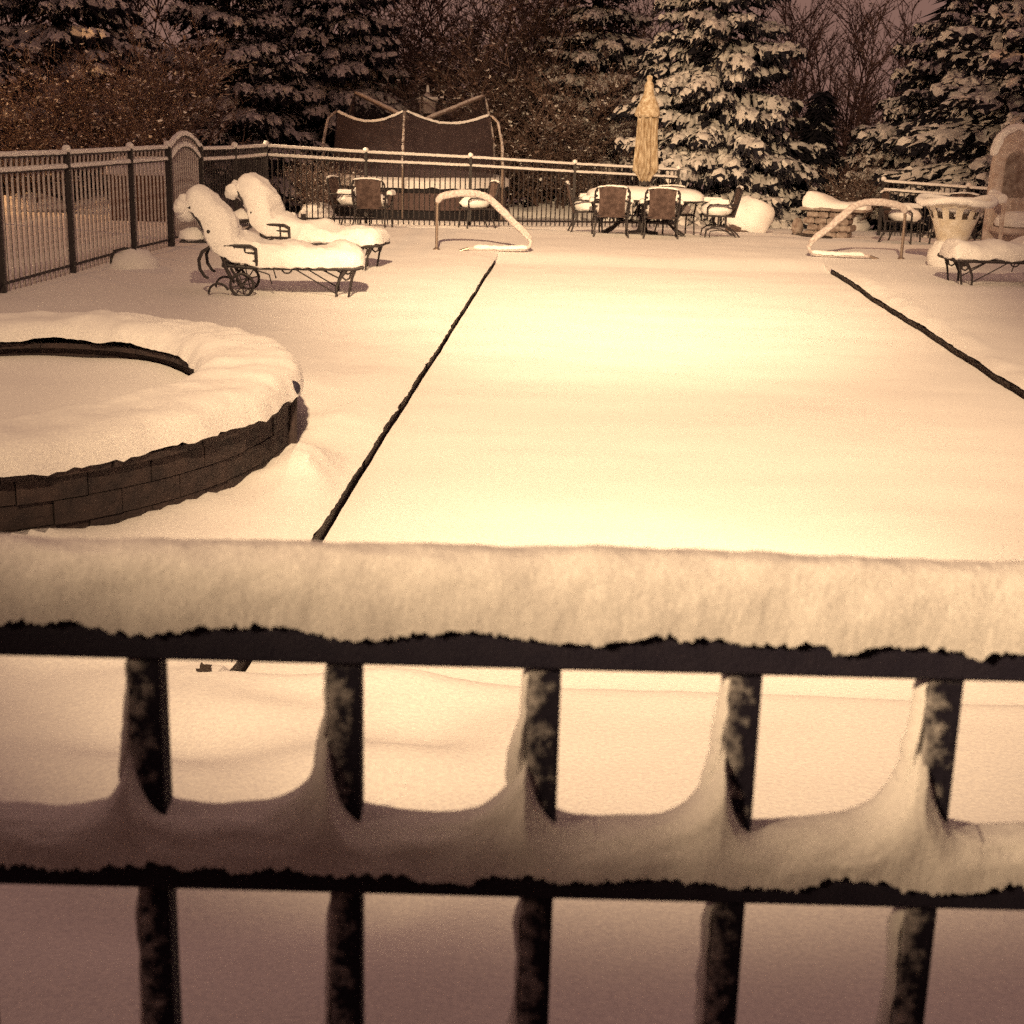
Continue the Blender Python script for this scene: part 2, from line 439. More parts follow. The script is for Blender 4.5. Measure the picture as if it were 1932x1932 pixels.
# ------------------------------------------------------------------ near railing
PX = [-.2105 + .1161 * k for k in range(-6, 10)]
rl = thing('metal_railing', (0, .78, .47), 'black metal picket railing close to the camera under thick snow', 'railing')
def rz(z): return z - .47
for zc, nm in ((1.789, 'top_rail'), (1.640, 'middle_rail'), (.62, 'bottom_rail')):
    b = MB(); b.box((.1, 0, rz(zc)), (3.2, .030, .030 if nm == 'top_rail' else .026), bev=.002)
    b.build(nm, 'rail', rl, False)
b = MB(); b.box((0, 0, 0), (.0185, .0185, 1.28), bev=.0015)
pm = b.mesh('picket', ['frosted'], False)
for x in PX: link('picket', pm, rl, (x, 0, rz(1.14)))
for x in (-1.5, 1.7):
    b = MB(); b.box((x, .0, .7), (.05, .05, 1.42), bev=.004); b.build('post', 'rail', rl, False)
def rail_snow(name, x0, x1, zb, hfun, dfun, wb, wf, n=1500, ring=56, seed=0, lump=1):
    b = MB(); vs = []; F = []
    for i in range(n + 1):
        x = x0 + (x1 - x0) * i / n
        h = hfun(x); drop = dfun(x)
        for j in range(ring):
            t = j / (ring - 1)               # front lower edge -> crest -> back lower edge
            a = math.pi * t
            ca, sa = math.cos(a), math.sin(a)
            y = -math.copysign(abs(ca) ** .72, ca)
            y = y * (wf if y < 0 else wb)
            z = (sa ** .82) * h
            if t < .16: z -= drop * (1 - t / .16) ** 5
            if t > .88: z -= .006 * (t - .88) / .12
            p = Vector((x, y, z))
            q = Vector((x * 16, y * 16, z * 16 + seed))
            q = Vector((x * 16, j * .03 * 1.6, z * 8 + seed))
            d = noise.noise_vector(q) * .0024 * lump + noise.noise_vector(q * 2.6) * .0012 * lump + noise.noise_vector(q * 6) * .0004 + noise.noise_vector(q * 17) * .0003
            vs.append((p.x + d.x, p.y + d.y, zb + p.z + d.z))
    for i in range(n):
        for j in range(ring - 1):
            F.append((i * ring + j, i * ring + j + 1, (i + 1) * ring + j + 1, (i + 1) * ring + j))
        F.append((i * ring + ring - 1, i * ring, (i + 1) * ring, (i + 1) * ring + ring - 1))
    b.add(vs, F); return b.build(name, 'near_snow', rl)
def rag(x, s):
    return .004 + .006 * N(x * 17, s) + .004 * N(x * 55, s * 3) + .003 * N(x * 170, s * 7) + .0025 * N(x * 430, s)
def htop(x): return .041 + .004 * N(x * 5, 1) + .003 * N(x * 12, 4) + .0015 * N(x * 31, 2)
rail_snow('top_rail_snow', -.62, .72, rz(1.800), htop, lambda x: rag(x, 3), .026, .0215, seed=2)
_r = random.Random(19)
DRIFT = [(_r.uniform(.040, .072), _r.uniform(.0085, .0165), _r.uniform(.003, .012)) for _ in PX]
def hlow(x):
    h = .021 + .004 * N(x * 9, 6) + .003 * N(x * 23, 2)
    for p, (am, wl, wr) in zip(PX, DRIFT):
        d = (p - .009) - x
        if d > -.04: h += am * math.exp(-max(0, d) / wl) * (1 if d > 0 else math.exp(d / wr))
    return min(h, .075)
rail_snow('middle_rail_snow', -.62, .72, rz(1.650), hlow, lambda x: rag(x, 8) + .001, .024, .022, seed=5, lump=1.5)
def stick_snow(zlo, zhi, wlo, whi, name, seed):
    """windblown snow plastered on the left flank of a picket"""
    for k, x in enumerate(PX):
        if not -.5 < x < .6: continue
        b = MB(); n = 60; ring = 12; vs = []; F = []
        for i in range(n + 1):
            t = i / n; z = zhi + (zlo - zhi) * t
            wdt = whi + (wlo - whi) * t ** 1.6
            e = min(1, t / .05)
            wdt *= e * (.9 + .45 * N(z * 26, k * 3.1 + seed) + .2 * N(z * 80, k + seed))
            wdt = max(wdt, .0008)
            for j in range(ring):
                a = 2 * math.pi * j / ring
                px = -.0085 - wdt * .5 + math.cos(a) * (wdt * .5 + .0006)
                py = .004 + math.sin(a) * (.0085 + .002 * e)
                q = Vector((x + px, py, z)) * 60 + Vector((seed, 0, 0))
                d = noise.noise_vector(q) * .0016 + noise.noise_vector(q * 3) * .0008
                vs.append((x + px + d.x, py + d.y, z + d.z))
        for i in range(n):
            for j in range(ring): F.append((i * ring + j, i * ring + (j + 1) % ring, (i + 1) * ring + (j + 1) % ring, (i + 1) * ring + j))
        b.add(vs, F)
        b.build(name, 'near_snow', rl)
stick_snow(rz(1.66), rz(1.772), .020, .004, 'picket_snow', 1)
stick_snow(rz(1.30), rz(1.622), .012, .005, 'picket_snow', 7)

# ------------------------------------------------------------------ raised spa
sp = thing('raised_spa', (SPA.x, SPA.y, 0), 'round raised stone spa half out of frame under a thick snow rim', 'spa'); sp.scale = (SPA_X, SPA_Y, 1)
n = 34
for c, (z0, z1) in enumerate(((-.05, .10), (.10, .225), (.225, .345))):
    for k in range(n):
        a0 = 2 * math.pi * (k + .5 * (c % 2)) / n; a1 = a0 + 2 * math.pi / n
        mid = (a0 + a1) / 2
        if 1.9 < (mid % (2 * math.pi)) < 3.6: continue
        rr = random.Random(c * 100 + k); ro = SPA_R - .014 + rr.uniform(-.010, .010)
        b = MB(); g = .0006; V = []
        for r_ in (SPA_R - .14, ro - .01, ro):
            for q in (a0 + g, mid, a1 - g):
                for z in (z0 + .0008, z1 - .0008):
                    ins = .0025 if r_ == ro else 0
                    qq = q + (ins / ro if q == a0 + g else -ins / ro if q == a1 - g else 0)
                    zz = z + (ins if z < (z0 + z1) / 2 else -ins)
                    V.append((math.cos(qq) * r_, math.sin(qq) * r_, zz))
        F = []
        for i in range(2):
            for j in range(2):
                p = i * 6 + j * 2
                F += [(p, p + 6, p + 8, p + 2), (p + 1, p + 3, p + 9, p + 7)]
            p = i * 6
            F += [(p, p + 1, p + 7, p + 6), (p + 4, p + 10, p + 11, p + 5)]
        F += [(12, 14, 15, 13), (14, 16, 17, 15)]
        b.add(V, F); b.build('stone', 'stone', sp, False)
b = MB(); b.lathe([(SPA_R - .032, -.1), (SPA_R - .032, .345), (1.42, .345), (1.40, -.1)], 72); b.v = [(x - (.15 if math.hypot(x, y) < 1.5 else 0), y, z) for x, y, z in b.v]; b.build('wall_core', 'stone', sp)
for k in range(22):
    a0 = 2 * math.pi * k / 22; a1 = a0 + 2 * math.pi / 22 - .006
    if 1.9 < (a0 % 6.283) < 3.6: continue
    b = MB(); V = []
    for r_, zs in ((1.37, (.35, .385)), (SPA_R + .02, (.35, .385))):
        for q in (a0, (a0 + a1) / 2, a1):
            for z in zs: V.append((math.cos(q) * r_ - (.15 if r_ < 1.5 else 0), math.sin(q) * r_, z))
    F = []
    for j in range(2):
        p = j * 2; F += [(p, p + 6, p + 8, p + 2), (p + 1, p + 3, p + 9, p + 7), (p, p + 2, p + 3, p + 1), (p + 6, p + 7, p + 9, p + 8)]
    F += [(0, 1, 7, 6), (4, 10, 11, 5)]
    b.add(V, F); b.build('cap_stone', 'stone', sp, False)
b = MB(); vs = []; F = []; NA, NR = 300, 26
for i in range(NA):
    a = 2 * math.pi * i / NA
    for j in range(NR):
        t = j / (NR - 1)
        r_ = SPA_R + .045 + (1.33 - SPA_R - .045) * t
        e = min(1, min(t / .28, (1 - t) / .32)); e = math.sqrt(max(0, 1 - (1 - e) ** 2))
        x, y = math.cos(a), math.sin(a)
        z = .412 + (.14 + .02 * N(x * 3, y * 3, 1)) * e
        rg = .012 + .03 * N(x * 9, y * 9, 2) + .018 * N(x * 24, y * 24, 5) + .012 * N(x * 60, y * 60, 5)
        if t < .06: z -= max(-.005, rg) * (1 - t / .06) + .012
        sx_ = -.15 * t
        d = noise.noise_vector(Vector((x * r_ * 6, y * r_ * 6, z * 6))) * .02 + noise.noise_vector(Vector((x * r_ * 2.4, y * r_ * 2.4, z))) * .03 + noise.noise_vector(Vector((x * r_, y * r_, z)) * 20) * .007
        vs.append((x * r_ + d.x + sx_, y * r_ + d.y, z + d.z))
for i in range(NA):
    for j in range(NR - 1):
        F.append((i * NR + j, ((i + 1) % NA) * NR + j, ((i + 1) % NA) * NR + j + 1, i * NR + j + 1))
    F.append((i * NR + NR - 1, ((i + 1) % NA) * NR + NR - 1, ((i + 1) % NA) * NR, i * NR))
b.add(vs, F); b.build('rim_snow', 'snow', sp)
b = MB(); vs = [(-.15, 0, .285)]; F = []
for r in range(1, 15):
    rr = 1.40 * r / 14
    for i in range(64):
        a = 2 * math.pi * i / 64; x, y = math.cos(a) * rr, math.sin(a) * rr
        near = sm(-.2, -1.2, y) + sm(.75, 1.2, x) * sm(.6, -.1, y)
        vs.append((x - .15, y, .285 + .02 * N(x * 2, y * 2, 7) + .16 * min(1, near) * sm(.8, 1.4, rr)))
for i in range(64): F.append((0, 1 + i, 1 + (i + 1) % 64))
for r in range(13):
    for i in range(64):
        a = 1 + r * 64 + i; c = 1 + r * 64 + (i + 1) % 64
        F.append((a, a + 64, c + 64, c))
b.add(vs, F); b.build('cover_snow', 'snow', sp)
kb = thing('spout', (-1.365, 8.66, .36), 'dark round spout poking out of the spa rim snow', 'spout')
b = MB(); b.blob((0, 0, .07), .048, 8, 12, .05); b.build('ball', 'rail', kb)
b = MB(); b.tube([(0, 0, .06), (-.01, -.01, -.12), (-.02, -.02, -.34)], [.03, .034, .045]); b.build('stem', 'stone', kb)

# ------------------------------------------------------------------ loungers
def make_lounger(label, loc, rz):
    t = thing('sun_lounger', loc, label, 'sun lounger', rz, 'snow covered chaise loungers by the pool')
    W = .66
    fr = MB()
    for y in (0, W):
        fr.tube([(-.02, y, .36), (.3, y, .335), (1.45, y, .335), (1.56, y, .36)], .022, 8)
    for x in (0, .4, .8, 1.2, 1.55): fr.tube([(x, 0, .34), (x, W, .34)], .014, 6)
    fr.build('seat_frame', 'iron', t)
    b = MB()
    for k in range(9): b.box((.10 + k * .175, W / 2, .355), (.12, W - .04, .008))
    b.build('seat_sling', 'sling', t, False)
    b = MB()
    for y in (0, W): b.tube([(.05, y, .36), (-.10, y, .57), (-.27, y, .86), (-.36, y, .99)], .02, 8)
    for q in range(5):
        f = q / 4; b.tube([(.05 - .40 * f, 0, .36 + .62 * f), (.05 - .40 * f, W, .36 + .62 * f)], .014, 6)
    b.build('backrest_frame', 'iron', t)
    # arms with a woven side panel
    for y in (-.03, W + .03):
        b = MB(); b.tube([(-.14, y, .70), (-.10, y, .60), (-.04, y, .575), (.30, y, .575), (.36, y, .55), (.37, y, .36)], .02, 8)
        b.tube([(-.04, y, .575), (.03, y, .33), (.08, y, .22)], .022, 8)
        b.tube([(.12, y, .56), (.13, y, .36)], .012, 6); b.tube([(.24, y, .56), (.25, y, .36)], .012, 6)
        b.tube([(-.02, y, .50), (.36, y, .50)], .012, 6)
        b.tube([(.02, y, .41), (.36, y, .41)], .018, 6)
        b.blob((-.15, y, .72), .032, 5, 8, .05)
        b.build('armrest', 'iron', t)
    for y in (-.01, W + .01):
        b = MB(); b.tube([(-.04, y, .57), (-.14, y, .56), (-.23, y, .50), (-.27, y, .41), (-.26, y, .31), (-.21, y, .23), (-.17, y, .21)], [.014, .017, .02, .02, .019, .017, .012], 8)
        b.build('scroll', 'iron', t)
    for y in (-.02, W + .02):
        w_ = MB(); w_.tube(arc((.2, y, .14), .128, 0, 345, 23), .016, 8, closed=True)
        for k in range(8):
            a = R(45 * k + 12); w_.tube([(.2, y, .14), (.2 + .122 * math.cos(a), y, .14 + .122 * math.sin(a))], .007, 5)
        w_.tube([(.2, y - .03, .14), (.2, y + .03, .14)], .024, 8)
        w_.build('wheel', 'iron', t)
        b = MB(); b.tube([(.08, y * .98 + .005, .33), (.14, y * .98 + .005, .23), (.2, y * .98 + .005, .14)], .016, 6)
        b.tube(arc((-.06, y * .98, .045), .11, 20, 185, 10), .014, 6)
        b.build('wheel_fork', 'iron', t)
    b = MB(); b.tube([(.2, 0, .14), (.2, W, .14)], .014, 6); b.build('axle', 'iron', t)
    for y in (.02, W - .02):
        b = MB(); b.tube([(1.36, y, .33), (1.30, y, .24), (1.255, y, .14), (1.25, y, 0)], [.03, .02, .015, .015], 7)
        b.tube([(1.31, y, .25), (1.36, y, .21), (1.40, y, .23), (1.42, y, .30)], .012, 6)
        b.tube([(1.46, y, .33), (1.42, y, .2), (1.385, y, 0)], [.022, .015, .013], 7)
        b.build('leg', 'iron', t)
    for y in (.03, W - .03):
        b = MB(); b.tube([(.78, y, .33), (1.0, y, .2), (1.24, y, .06)], .008, 5)
        b.tube([(1.08, y, .33), (1.28, y, .23)], .010, 5)
        b.tube([(.34, y, .31), (.5, y, .26), (.53, y, .15)], .008, 5)
        b.tube(arc((.7, y, .335), .06, 180, 340, 6), .010, 5)
        b.build('brace', 'iron', t)
    # snow: one long pad up the back and along the seat
    b = MB()
    pth = [(-.44, W / 2, 1.00), (-.38, W / 2, 1.02), (-.31, W / 2, .95), (-.24, W / 2, .82), (-.14, W / 2, .63), (-.02, W / 2, .47), (.14, W / 2, .395), (.4, W / 2, .37), (.9, W / 2, .37), (1.3, W / 2, .37), (1.60, W / 2, .37)]
    sd_ = random.random() * 9
    b.puff(pth, lambda q: W + .08 + .06 * math.sin(q * 17 + sd_) * (1 - q), lambda q: (.30 if q < .35 else .29 - .08 * sm(.35, .8, q)) + .025 * math.sin(q * 27 + sd_), 110, 44, .042, 3.6, sd_, side=(0, 1, 0), sag=.16, ends=.07)
    b.build('seat_snow', 'snow', t)
    b = MB()
    for q in range(9): b.blob((-.42 + random.uniform(-.06, .10), W * (.05 + .9 * q / 8), .98 + random.uniform(-.06, .04)), random.uniform(.08, .13), 7, 10, .35, 2.4, seed=random.random() * 30)
    b.build('headrest_snow', 'snow', t)
    for y in (W + .03,):
        b = MB(); b.puff([(-.20, y, .73), (-.05, y, .62), (.25, y, .59)], .16, .10, 16, 12, .014, 9, 3); b.build('armrest_snow', 'snow', t)
    # small rear tray with its own snow
    b = MB(); b.box((-.36, W / 2 - .05, .60), (.26, .4, .025), bev=.005); b.tube([(-.25, .14, .6), (-.1, .14, .58)], .012, 6); b.tube([(-.25, .5, .6), (-.1, .5, .58)], .012, 6)
    b.build('rear_tray', 'iron', t)
    b = MB(); b.blob((-.36, W / 2 - .05, .65), (.16, .25, .10), 9, 16, .2, 3, flat=-.04, seed=4); b.build('tray_snow', 'snow', t)
    return t
make_lounger('nearest wheeled chaise lounger in front of the left fence, deep snow on raised back', (-3.30, 16.15, gz(-3.2, 16.4) - .02), R(5))
make_lounger('second wheeled chaise lounger behind the nearest one, beside the left handrail', (-3.40, 19.3, gz(-3.0, 19.4) - .02), R(-9))
make_lounger('chaise lounger beside the white urn at the right frame edge', (7.32, 19.95, gz(6.6, 19.4) - .02), R(180))

# ------------------------------------------------------------------ patio chairs
def make_chair(label, loc, rz, sled=False, lean=0):
    """local frame: seat faces -Y, back at +Y side is turned to the viewer when rz = 180"""
    t = thing('patio_chair', loc, label, 'patio chair', rz, 'brown sling patio chairs round the snowy tables')
    w_ = .29
    b = MB()      # back frame, sling held by knobs
    Lf = [(-w_, .22, .40), (-w_ - .02, .27, .6), (-w_ - .01, .33, .82), (-w_ + .04, .35, .90)]
    Rt = [(-x, y, z) for x, y, z in Lf]
    b.tube(Lf, .018, 7); b.tube(Rt, .018, 7)
    for z, y in ((.47, .235), (.56, .262), (.65, .285), (.74, .308), (.83, .332)):
        for s_ in (-1, 1): b.blob((s_ * (w_ - .015), y, z), .022, 5, 7, .1)
    for x in (-.18, 0, .18): b.blob((x, .352, .895), .024, 5, 7, .1)
    b.build('back_frame', 'iron', t)
    b = MB(); V = []; F = []
    for i in range(9):
        f = i / 8; z = .37 + .52 * f; y = .21 + .14 * f + .02 * math.sin(f * 3.1)
        ww = (w_ - .045) * (1 - .08 * math.sin(f * 3.14))
        for j in range(7):
            g_ = j / 6 * 2 - 1
            zt = z + (.018 * (1 - g_ * g_) if i == 8 else 0)
            for d in (0,): V.append((g_ * ww, y + .025 * (1 - g_ * g_) + d, zt))
    for i in range(8):
        for j in range(6): F.append((i * 7 + j, i * 7 + j + 1, i * 7 + 8 + j, i * 7 + 7 + j))
    m_ = len(V); V += [(x, y - .012, z) for x, y, z in V]; F += [tuple(m_ + i for i in reversed(f)) for f in F]
    b.add(V, F); b.build('back_sling', 'sling', t)
    b = MB(); b.box((0, -.03, .40), (.50, .52, .02), bev=.006); b.build('seat_sling', 'sling', t, False)
    b = MB()
    for s_ in (-1, 1): b.tube([(s_ * w_, .24, .40), (s_ * w_, -.28, .41), (s_ * w_, -.32, .38)], .017, 7)
    b.tube([(-w_, -.29, .40), (w_, -.29, .40)], .015, 6); b.tube([(-w_, .22, .40), (w_, .22, .40)], .015, 6)
    b.build('seat_frame', 'iron', t)
    for s_ in (-1, 1):
        b = MB(); b.tube([(s_ * (w_ + .02), .27, .60), (s_ * (w_ + .05), .1, .62), (s_ * (w_ + .05), -.2, .615), (s_ * (w_ + .03), -.27, .56), (s_ * w_, -.26, .41)], .018, 7)
        arm = b.build('armrest', 'iron', t)
        b = MB(); b.puff([(s_ * (w_ + .05), .12, .635), (s_ * (w_ + .05), -.27, .635)], .10, .07, 12, 10, .01, 12, s_ + 2); b.build('armrest_snow', 'snow', arm)
    if sled:
        for s_ in (-1, 1):
            x = s_ * (w_ - .04)
            b = MB(); b.tube([(x, -.28, .02), (x, -.26, .14), (x, -.16, .21), (x, 0, .22), (x, .16, .2), (x, .27, .12), (x, .36, .02)], .014, 7)
            b.tube([(x, -.2, .02), (x, -.19, .13), (x, -.05, .155), (x, .1, .14), (x, .22, .08), (x, .3, .02)], .010, 6)
            b.tube([(x, -.05, .21), (x, -.05, .40)], .02, 6); b.tube([(x, .08, .21), (x, .08, .40)], .02, 6)
            b.build('sled_base', 'iron', t)
    else:
        for s_ in (-1, 1):
            b = MB(); b.tube([(s_ * w_, -.26, .41), (s_ * (w_ + .01), -.28, .2), (s_ * (w_ + .02), -.29, 0)], .016, 7); b.build('leg', 'iron', t)
            b = MB(); b.tube([(s_ * w_, .2, .41), (s_ * (w_ - .01), .2, .25), (s_ * (w_ + .02), .3, 0)], .016, 7); b.build('leg', 'iron', t)
    b = MB(); b.blob((0, -.05, .50), (.27, .29, .15), 10, 18, .15, 2.5, flat=-.09, seed=random.random() * 20); b.build('seat_snow', 'snow', t)
    b = MB()
    b.puff([(-w_ - .0, .345, .885), (-.1, .36, .915), (.1, .36, .915), (w_, .345, .885)], .045, .022, 16, 10, .010, 14, random.random() * 9); b.build('back_snow', 'snow', t)
    return t
def ch(x, y, rz, label, sled=False): return make_chair(label, (x, y, gz(x, y) - .02), R(rz), sled)
ch(1.62, 26.0, 180, 'brown sling chair with its back to the pool at the left of the umbrella table')
ch(2.52, 26.1, 178, 'brown sling chair with its back to the pool just right of the umbrella pole')
ch(3.62, 26.5, -88, 'side-on rocker chair on a curved sled base at the right of the umbrella table', True)
ch(1.22, 27.0, 92, 'half hidden chair at the far left of the umbrella table, snowy arm showing')
ch(2.95, 27.75, 10, 'chair on the far side of the umbrella table, heaped seat snow between two others')
ch(-2.72, 26.9, 172, 'brown sling chair standing in front of the trampoline, back to the pool')
ch(-3.22, 27.6, 75, 'side-on chair with bright snow heaps on its arms, left of the lone brown back')
ch(-.82, 28.2, -72, 'open-armed chair behind the left handrail, tilted back to the right')

# ------------------------------------------------------------------ umbrella table
tx, ty = 2.3, 27.0
t = thing('patio_table', (tx, ty, gz(tx, ty) - .02), 'long snow topped patio table with the umbrella pole through it', 'table', R(-3))
b = MB(); V = []
def oval(a, rx, ry, p=.55): return math.copysign(abs(math.cos(a)) ** p, math.cos(a)) * rx, math.copysign(abs(math.sin(a)) ** p, math.sin(a)) * ry
for z, k in ((.635, .97), (.645, 1), (.665, 1), (.67, .98)):
    for i in range(40): V.append((*[q * k for q in oval(2 * math.pi * i / 40, 1.05, .55)], z))
F = [(r * 40 + i, r * 40 + (i + 1) % 40, (r + 1) * 40 + (i + 1) % 40, (r + 1) * 40 + i) for r in range(3) for i in range(40)]
F += [tuple(range(39, -1, -1)), tuple(120 + i for i in range(40))]
b.add(V, F); b.build('tabletop', 'iron', t)
for sx in (-1, 1):
    for sy in (-1, 1):
        b = MB(); b.tube([(sx * .75, sy * .36, .64), (sx * .62, sy * .3, .42), (sx * .42, sy * .22, .26), (sx * .58, sy * .3, .12), (sx * .78, sy * .38, 0)], .026, 8); b.build('leg', 'iron', t)
b = MB(); b.tube([(-.45, 0, .26), (.45, 0, .26)], .02, 6); b.build('stretcher', 'iron', t)
b = MB(); V = []; F = []; NA, NR = 72, 14
for j in range(NR):
    f = j / (NR - 1); k = math.sin(f * math.pi / 2)
    for i in range(NA):
        x, y = oval(2 * math.pi * i / NA, 1.08, .58)
        e = math.sqrt(max(0, 1 - (1 - f) ** 2.6))
        x *= 1 - f ** 1.6; y *= 1 - f ** 1.6
        z = .672 + (.215 + .02 * N(x * 3, y * 3, 4)) * e
        V.append((x + .015 * N(x * 6, y * 6, z * 6), y + .015 * N(x * 6, y * 6, z * 6 + 5), z))
F = [(r * NA + i, r * NA + (i + 1) % NA, (r + 1) * NA + (i + 1) % NA, (r + 1) * NA + i) for r in range(NR - 1) for i in range(NA)]
F += [tuple(NA - 1 - i for i in range(NA))]
b.add(V, F); b.build('table_snow', 'snow', t)
t = thing('patio_umbrella', (tx - .02, ty, gz(tx, ty)), 'closed golden patio umbrella with a snow hood above the table', 'umbrella', R(12))
b = MB(); b.tube([(0, 0, 0), (0, 0, 2.75)], .028, 10); b.build('pole', 'iron', t)
b = MB(); b.lathe([(.30, .0), (.29, .05), (.10, .08), (.06, .3)], 20); b.build('base', 'iron', t)
def fold(a, i): return 1 + .16 * math.cos(8 * a + .25 * math.sin(i)) + .05 * math.cos(3 * a + 1)
b = MB(); b.lathe([(.07, .93), (.10, .98), (.13, 1.05), (.19, 1.13), (.215, 1.2), (.205, 1.3), (.19, 1.5), (.172, 1.75), (.168, 2.0), (.175, 2.13), (.14, 2.33), (.08, 2.5), (.05, 2.65)], 96, fold=fold); b.build('canopy', 'gold', t)
for k in range(8):
    a = 2 * math.pi * k / 8 + .05
    b = MB(); b.tube([(math.cos(a) * r_, math.sin(a) * r_, z) for r_, z in ((.235, 1.14), (.222, 1.3), (.20, 1.6), (.183, 2.0), (.18, 2.15))], [.010, .014, .015, .014, .008], 6)
    b.build('fold', 'gold', t)
b = MB(); b.lathe([(.20, 2.10), (.222, 2.13), (.222, 2.19), (.20, 2.27), (.165, 2.36), (.13, 2.43), (.10, 2.49), (.085, 2.56), (.082, 2.65), (.062, 2.70), (.04, 2.73), (.052, 2.77), (.05, 2.81), (.0, 2.84)], 64, fold=lambda a, i: 1 + .10 * N(math.cos(a) * 2, math.sin(a) * 2, i * .8) + (.12 * N(math.cos(a) * 5, math.sin(a) * 5) if i < 2 else 0)); b.build('snow_hood', 'dusted', t)
b = MB(); b.lathe([(.12, .9), (.09, .98), (.03, 1.0)], 20); b.build('crank_housing', 'iron', t)

# ------------------------------------------------------------------ handrails
def handrail(label, loc, rz):
    t = thing('pool_handrail', loc, label, 'handrail', rz, 'pool grab rails at the far steps')
    P = [(0, 0, -.05), (0, 0, .2), (0, 0, .68)] + arc((.14, 0, .68), .14, 180, 100, 5) + [(.36, 0, .86), (.62, 0, .85)] + [(.78, 0, .80), (1.18, 0, .43), (1.40, 0, .24)] + [(1.45, 0, .17), (1.43, 0, .10), (1.35, 0, .06), (1.2, 0, .05), (.5, 0, .05), (.35, 0, .0)]
    b = MB(); b.tube(P, .024, 10); b.build('rail_tube', 'steel', t)
    for x in (0,):
        b = MB(); b.lathe([(.06, 0), (.055, .03), (.03, .05)], 14, c=(x, 0, .0)); b.build('flange', 'steel', t)
    top = P[4:13]
    b = MB(); b.puff([(x, y, z + .012) for x, y, z in P[3:15]], .09, .07, 60, 16, .013, 10, 2, sag=.5, ends=.08)
    b.tube([Vector(p) + noise.noise_vector(Vector(p) * 7) * .008 for p in P[8:-1]], [.034 + .012 * N(i * .9, 4) for i in range(len(P) - 9)], 10); b.build('rail_snow', 'crust', t)
    b = MB(); b.puff([(1.42, 0, .08), (1.2, 0, .06), (.55, 0, .06)], .12, .05, 30, 12, .012, 9, 6, sag=.3); b.build('lower_snow', 'snow', t)
    return t
handrail('snow laden grab rail on the left side of the pool', (-1.27, 22.35, gz(-1.2, 22.3) - .02), R(2))
handrail('snow laden grab rail on the right side of the pool', (6.0, 22.75, gz(6, 22.7) - .02), R(178))
b = MB(); p0, p1 = Vector((5.52, 28.9, 0)), Vector((5.72, 27.1, 0))
b.tube([(5.50, 29.3, gz(5.5, 29.3) + .03), (5.58, 28.6, gz(5.58, 28.6) + .02), (5.70, 27.5, gz(5.7, 27.5) + .03), (5.78, 26.9, gz(5.78, 26.9) + .02)], [.02, .04, .035, .02], 7)
tag(b.build('border_edging', 'coping'), 'dark edging strip in the snow leading to the right handrail', 'edging')

# ------------------------------------------------------------------ urn, hooded chair, boulder, pedestal
t = thing('urn_planter', (6.55, 22.0, gz(6.5, 22)), 'pale flared urn with pierced rim plastered in snow', 'urn')
NA = 48
prof = [(.20, 0), (.22, .05), (.17, .10), (.15, .16), (.17, .24), (.22, .36), (.27, .50), (.31, .62), (.345, .70), (.385, .80), (.43, .86), (.50, .92), (.55, .95)]
V = []; F = []
for r_, z in prof:
    for i in range(NA): a = 2 * math.pi * i / NA; V.append((r_ * math.cos(a), r_ * math.sin(a), z))
for r_ in range(len(prof) - 1):
    for i in range(NA):
        if r_ in (8, 9) and i % 4 in (0, 1): continue          # pierced openings
        F.append((r_ * NA + i, r_ * NA + (i + 1) % NA, (r_ + 1) * NA + (i + 1) % NA, (r_ + 1) * NA + i))
b = MB(); b.add(V, F); b.build('bowl', 'frost_stone', t)
b = MB(); b.lathe([(.24, .0), (.19, .30), (.235, .5), (.25, .60)], 32); b.build('liner', 'stone', t)
b = MB(); b.tube([(.545 * math.cos(a), .545 * math.sin(a), .955 + .03 * math.sin(a * 3 + 1)) for a in [2 * math.pi * i / 40 for i in range(40)]], .055, 10, closed=True)
b.v = [tuple(Vector(v) + noise.noise_vector(Vector(v) * 9) * .018) for v in b.v]; b.build('rim_snow', 'snow', t)
b = MB(); b.blob((0, 0, .86), (.40, .40, .10), 8, 20, .12, 3); b.build('filling_snow', 'snow', t)
b = MB(); b.blob((-.12, -.10, .12), (.26, .24, .26), 10, 18, .2, 3, flat=-.14); b.build('base_snow', 'snow', t)

t = thing('hooded_chair', (8.05, 24.0, gz(8, 24)), 'tall arch-backed garden chair plastered with snow behind the urn', 'chair', R(8))
def archprof(w_, h, n=14):
    out = [(-w_, 0), (-w_, h * .35), (-w_ * .98, h * .6)]
    for i in range(1, n): a = math.pi * (1 - i / n); out.append((w_ * .97 * math.cos(a), h * .66 + h * .34 * math.sin(a)))
    return out + [(w_ * .98, h * .6), (w_, h * .35), (w_, 0)]
def slab(prof, y0, y1, inset=.03):
    m_ = MB(); n_ = len(prof)
    cx = 0; cz = sum(p[1] for p in prof) / n_
    V = [(x * .94, y0, z * .985) for x, z in prof] + [(x, y0 + inset, z) for x, z in prof] + [(x, y1 - inset, z) for x, z in prof] + [(x * .94, y1, z * .985) for x, z in prof]
    F = [tuple(range(n_)), tuple(3 * n_ + n_ - 1 - i for i in range(n_))]
    for k in range(3):
        for i in range(n_): F.append((k * n_ + i, k * n_ + (i + 1) % n_, (k + 1) * n_ + (i + 1) % n_, (k + 1) * n_ + i))
    m_.add(V, F); return m_
slab(archprof(.40, 2.05), 0, .16, .05).build('arched_back', 'wicker', t)
q = slab([(x, z + .95) for x, z in archprof(.19, .72)], -.02, .02, .008); q.build('inner_panel', 'brown_stone', t)
b = MB(); b.box((0, -.25, .42), (.72, .55, .10), bev=.03); b.build('seat', 'wicker', t)
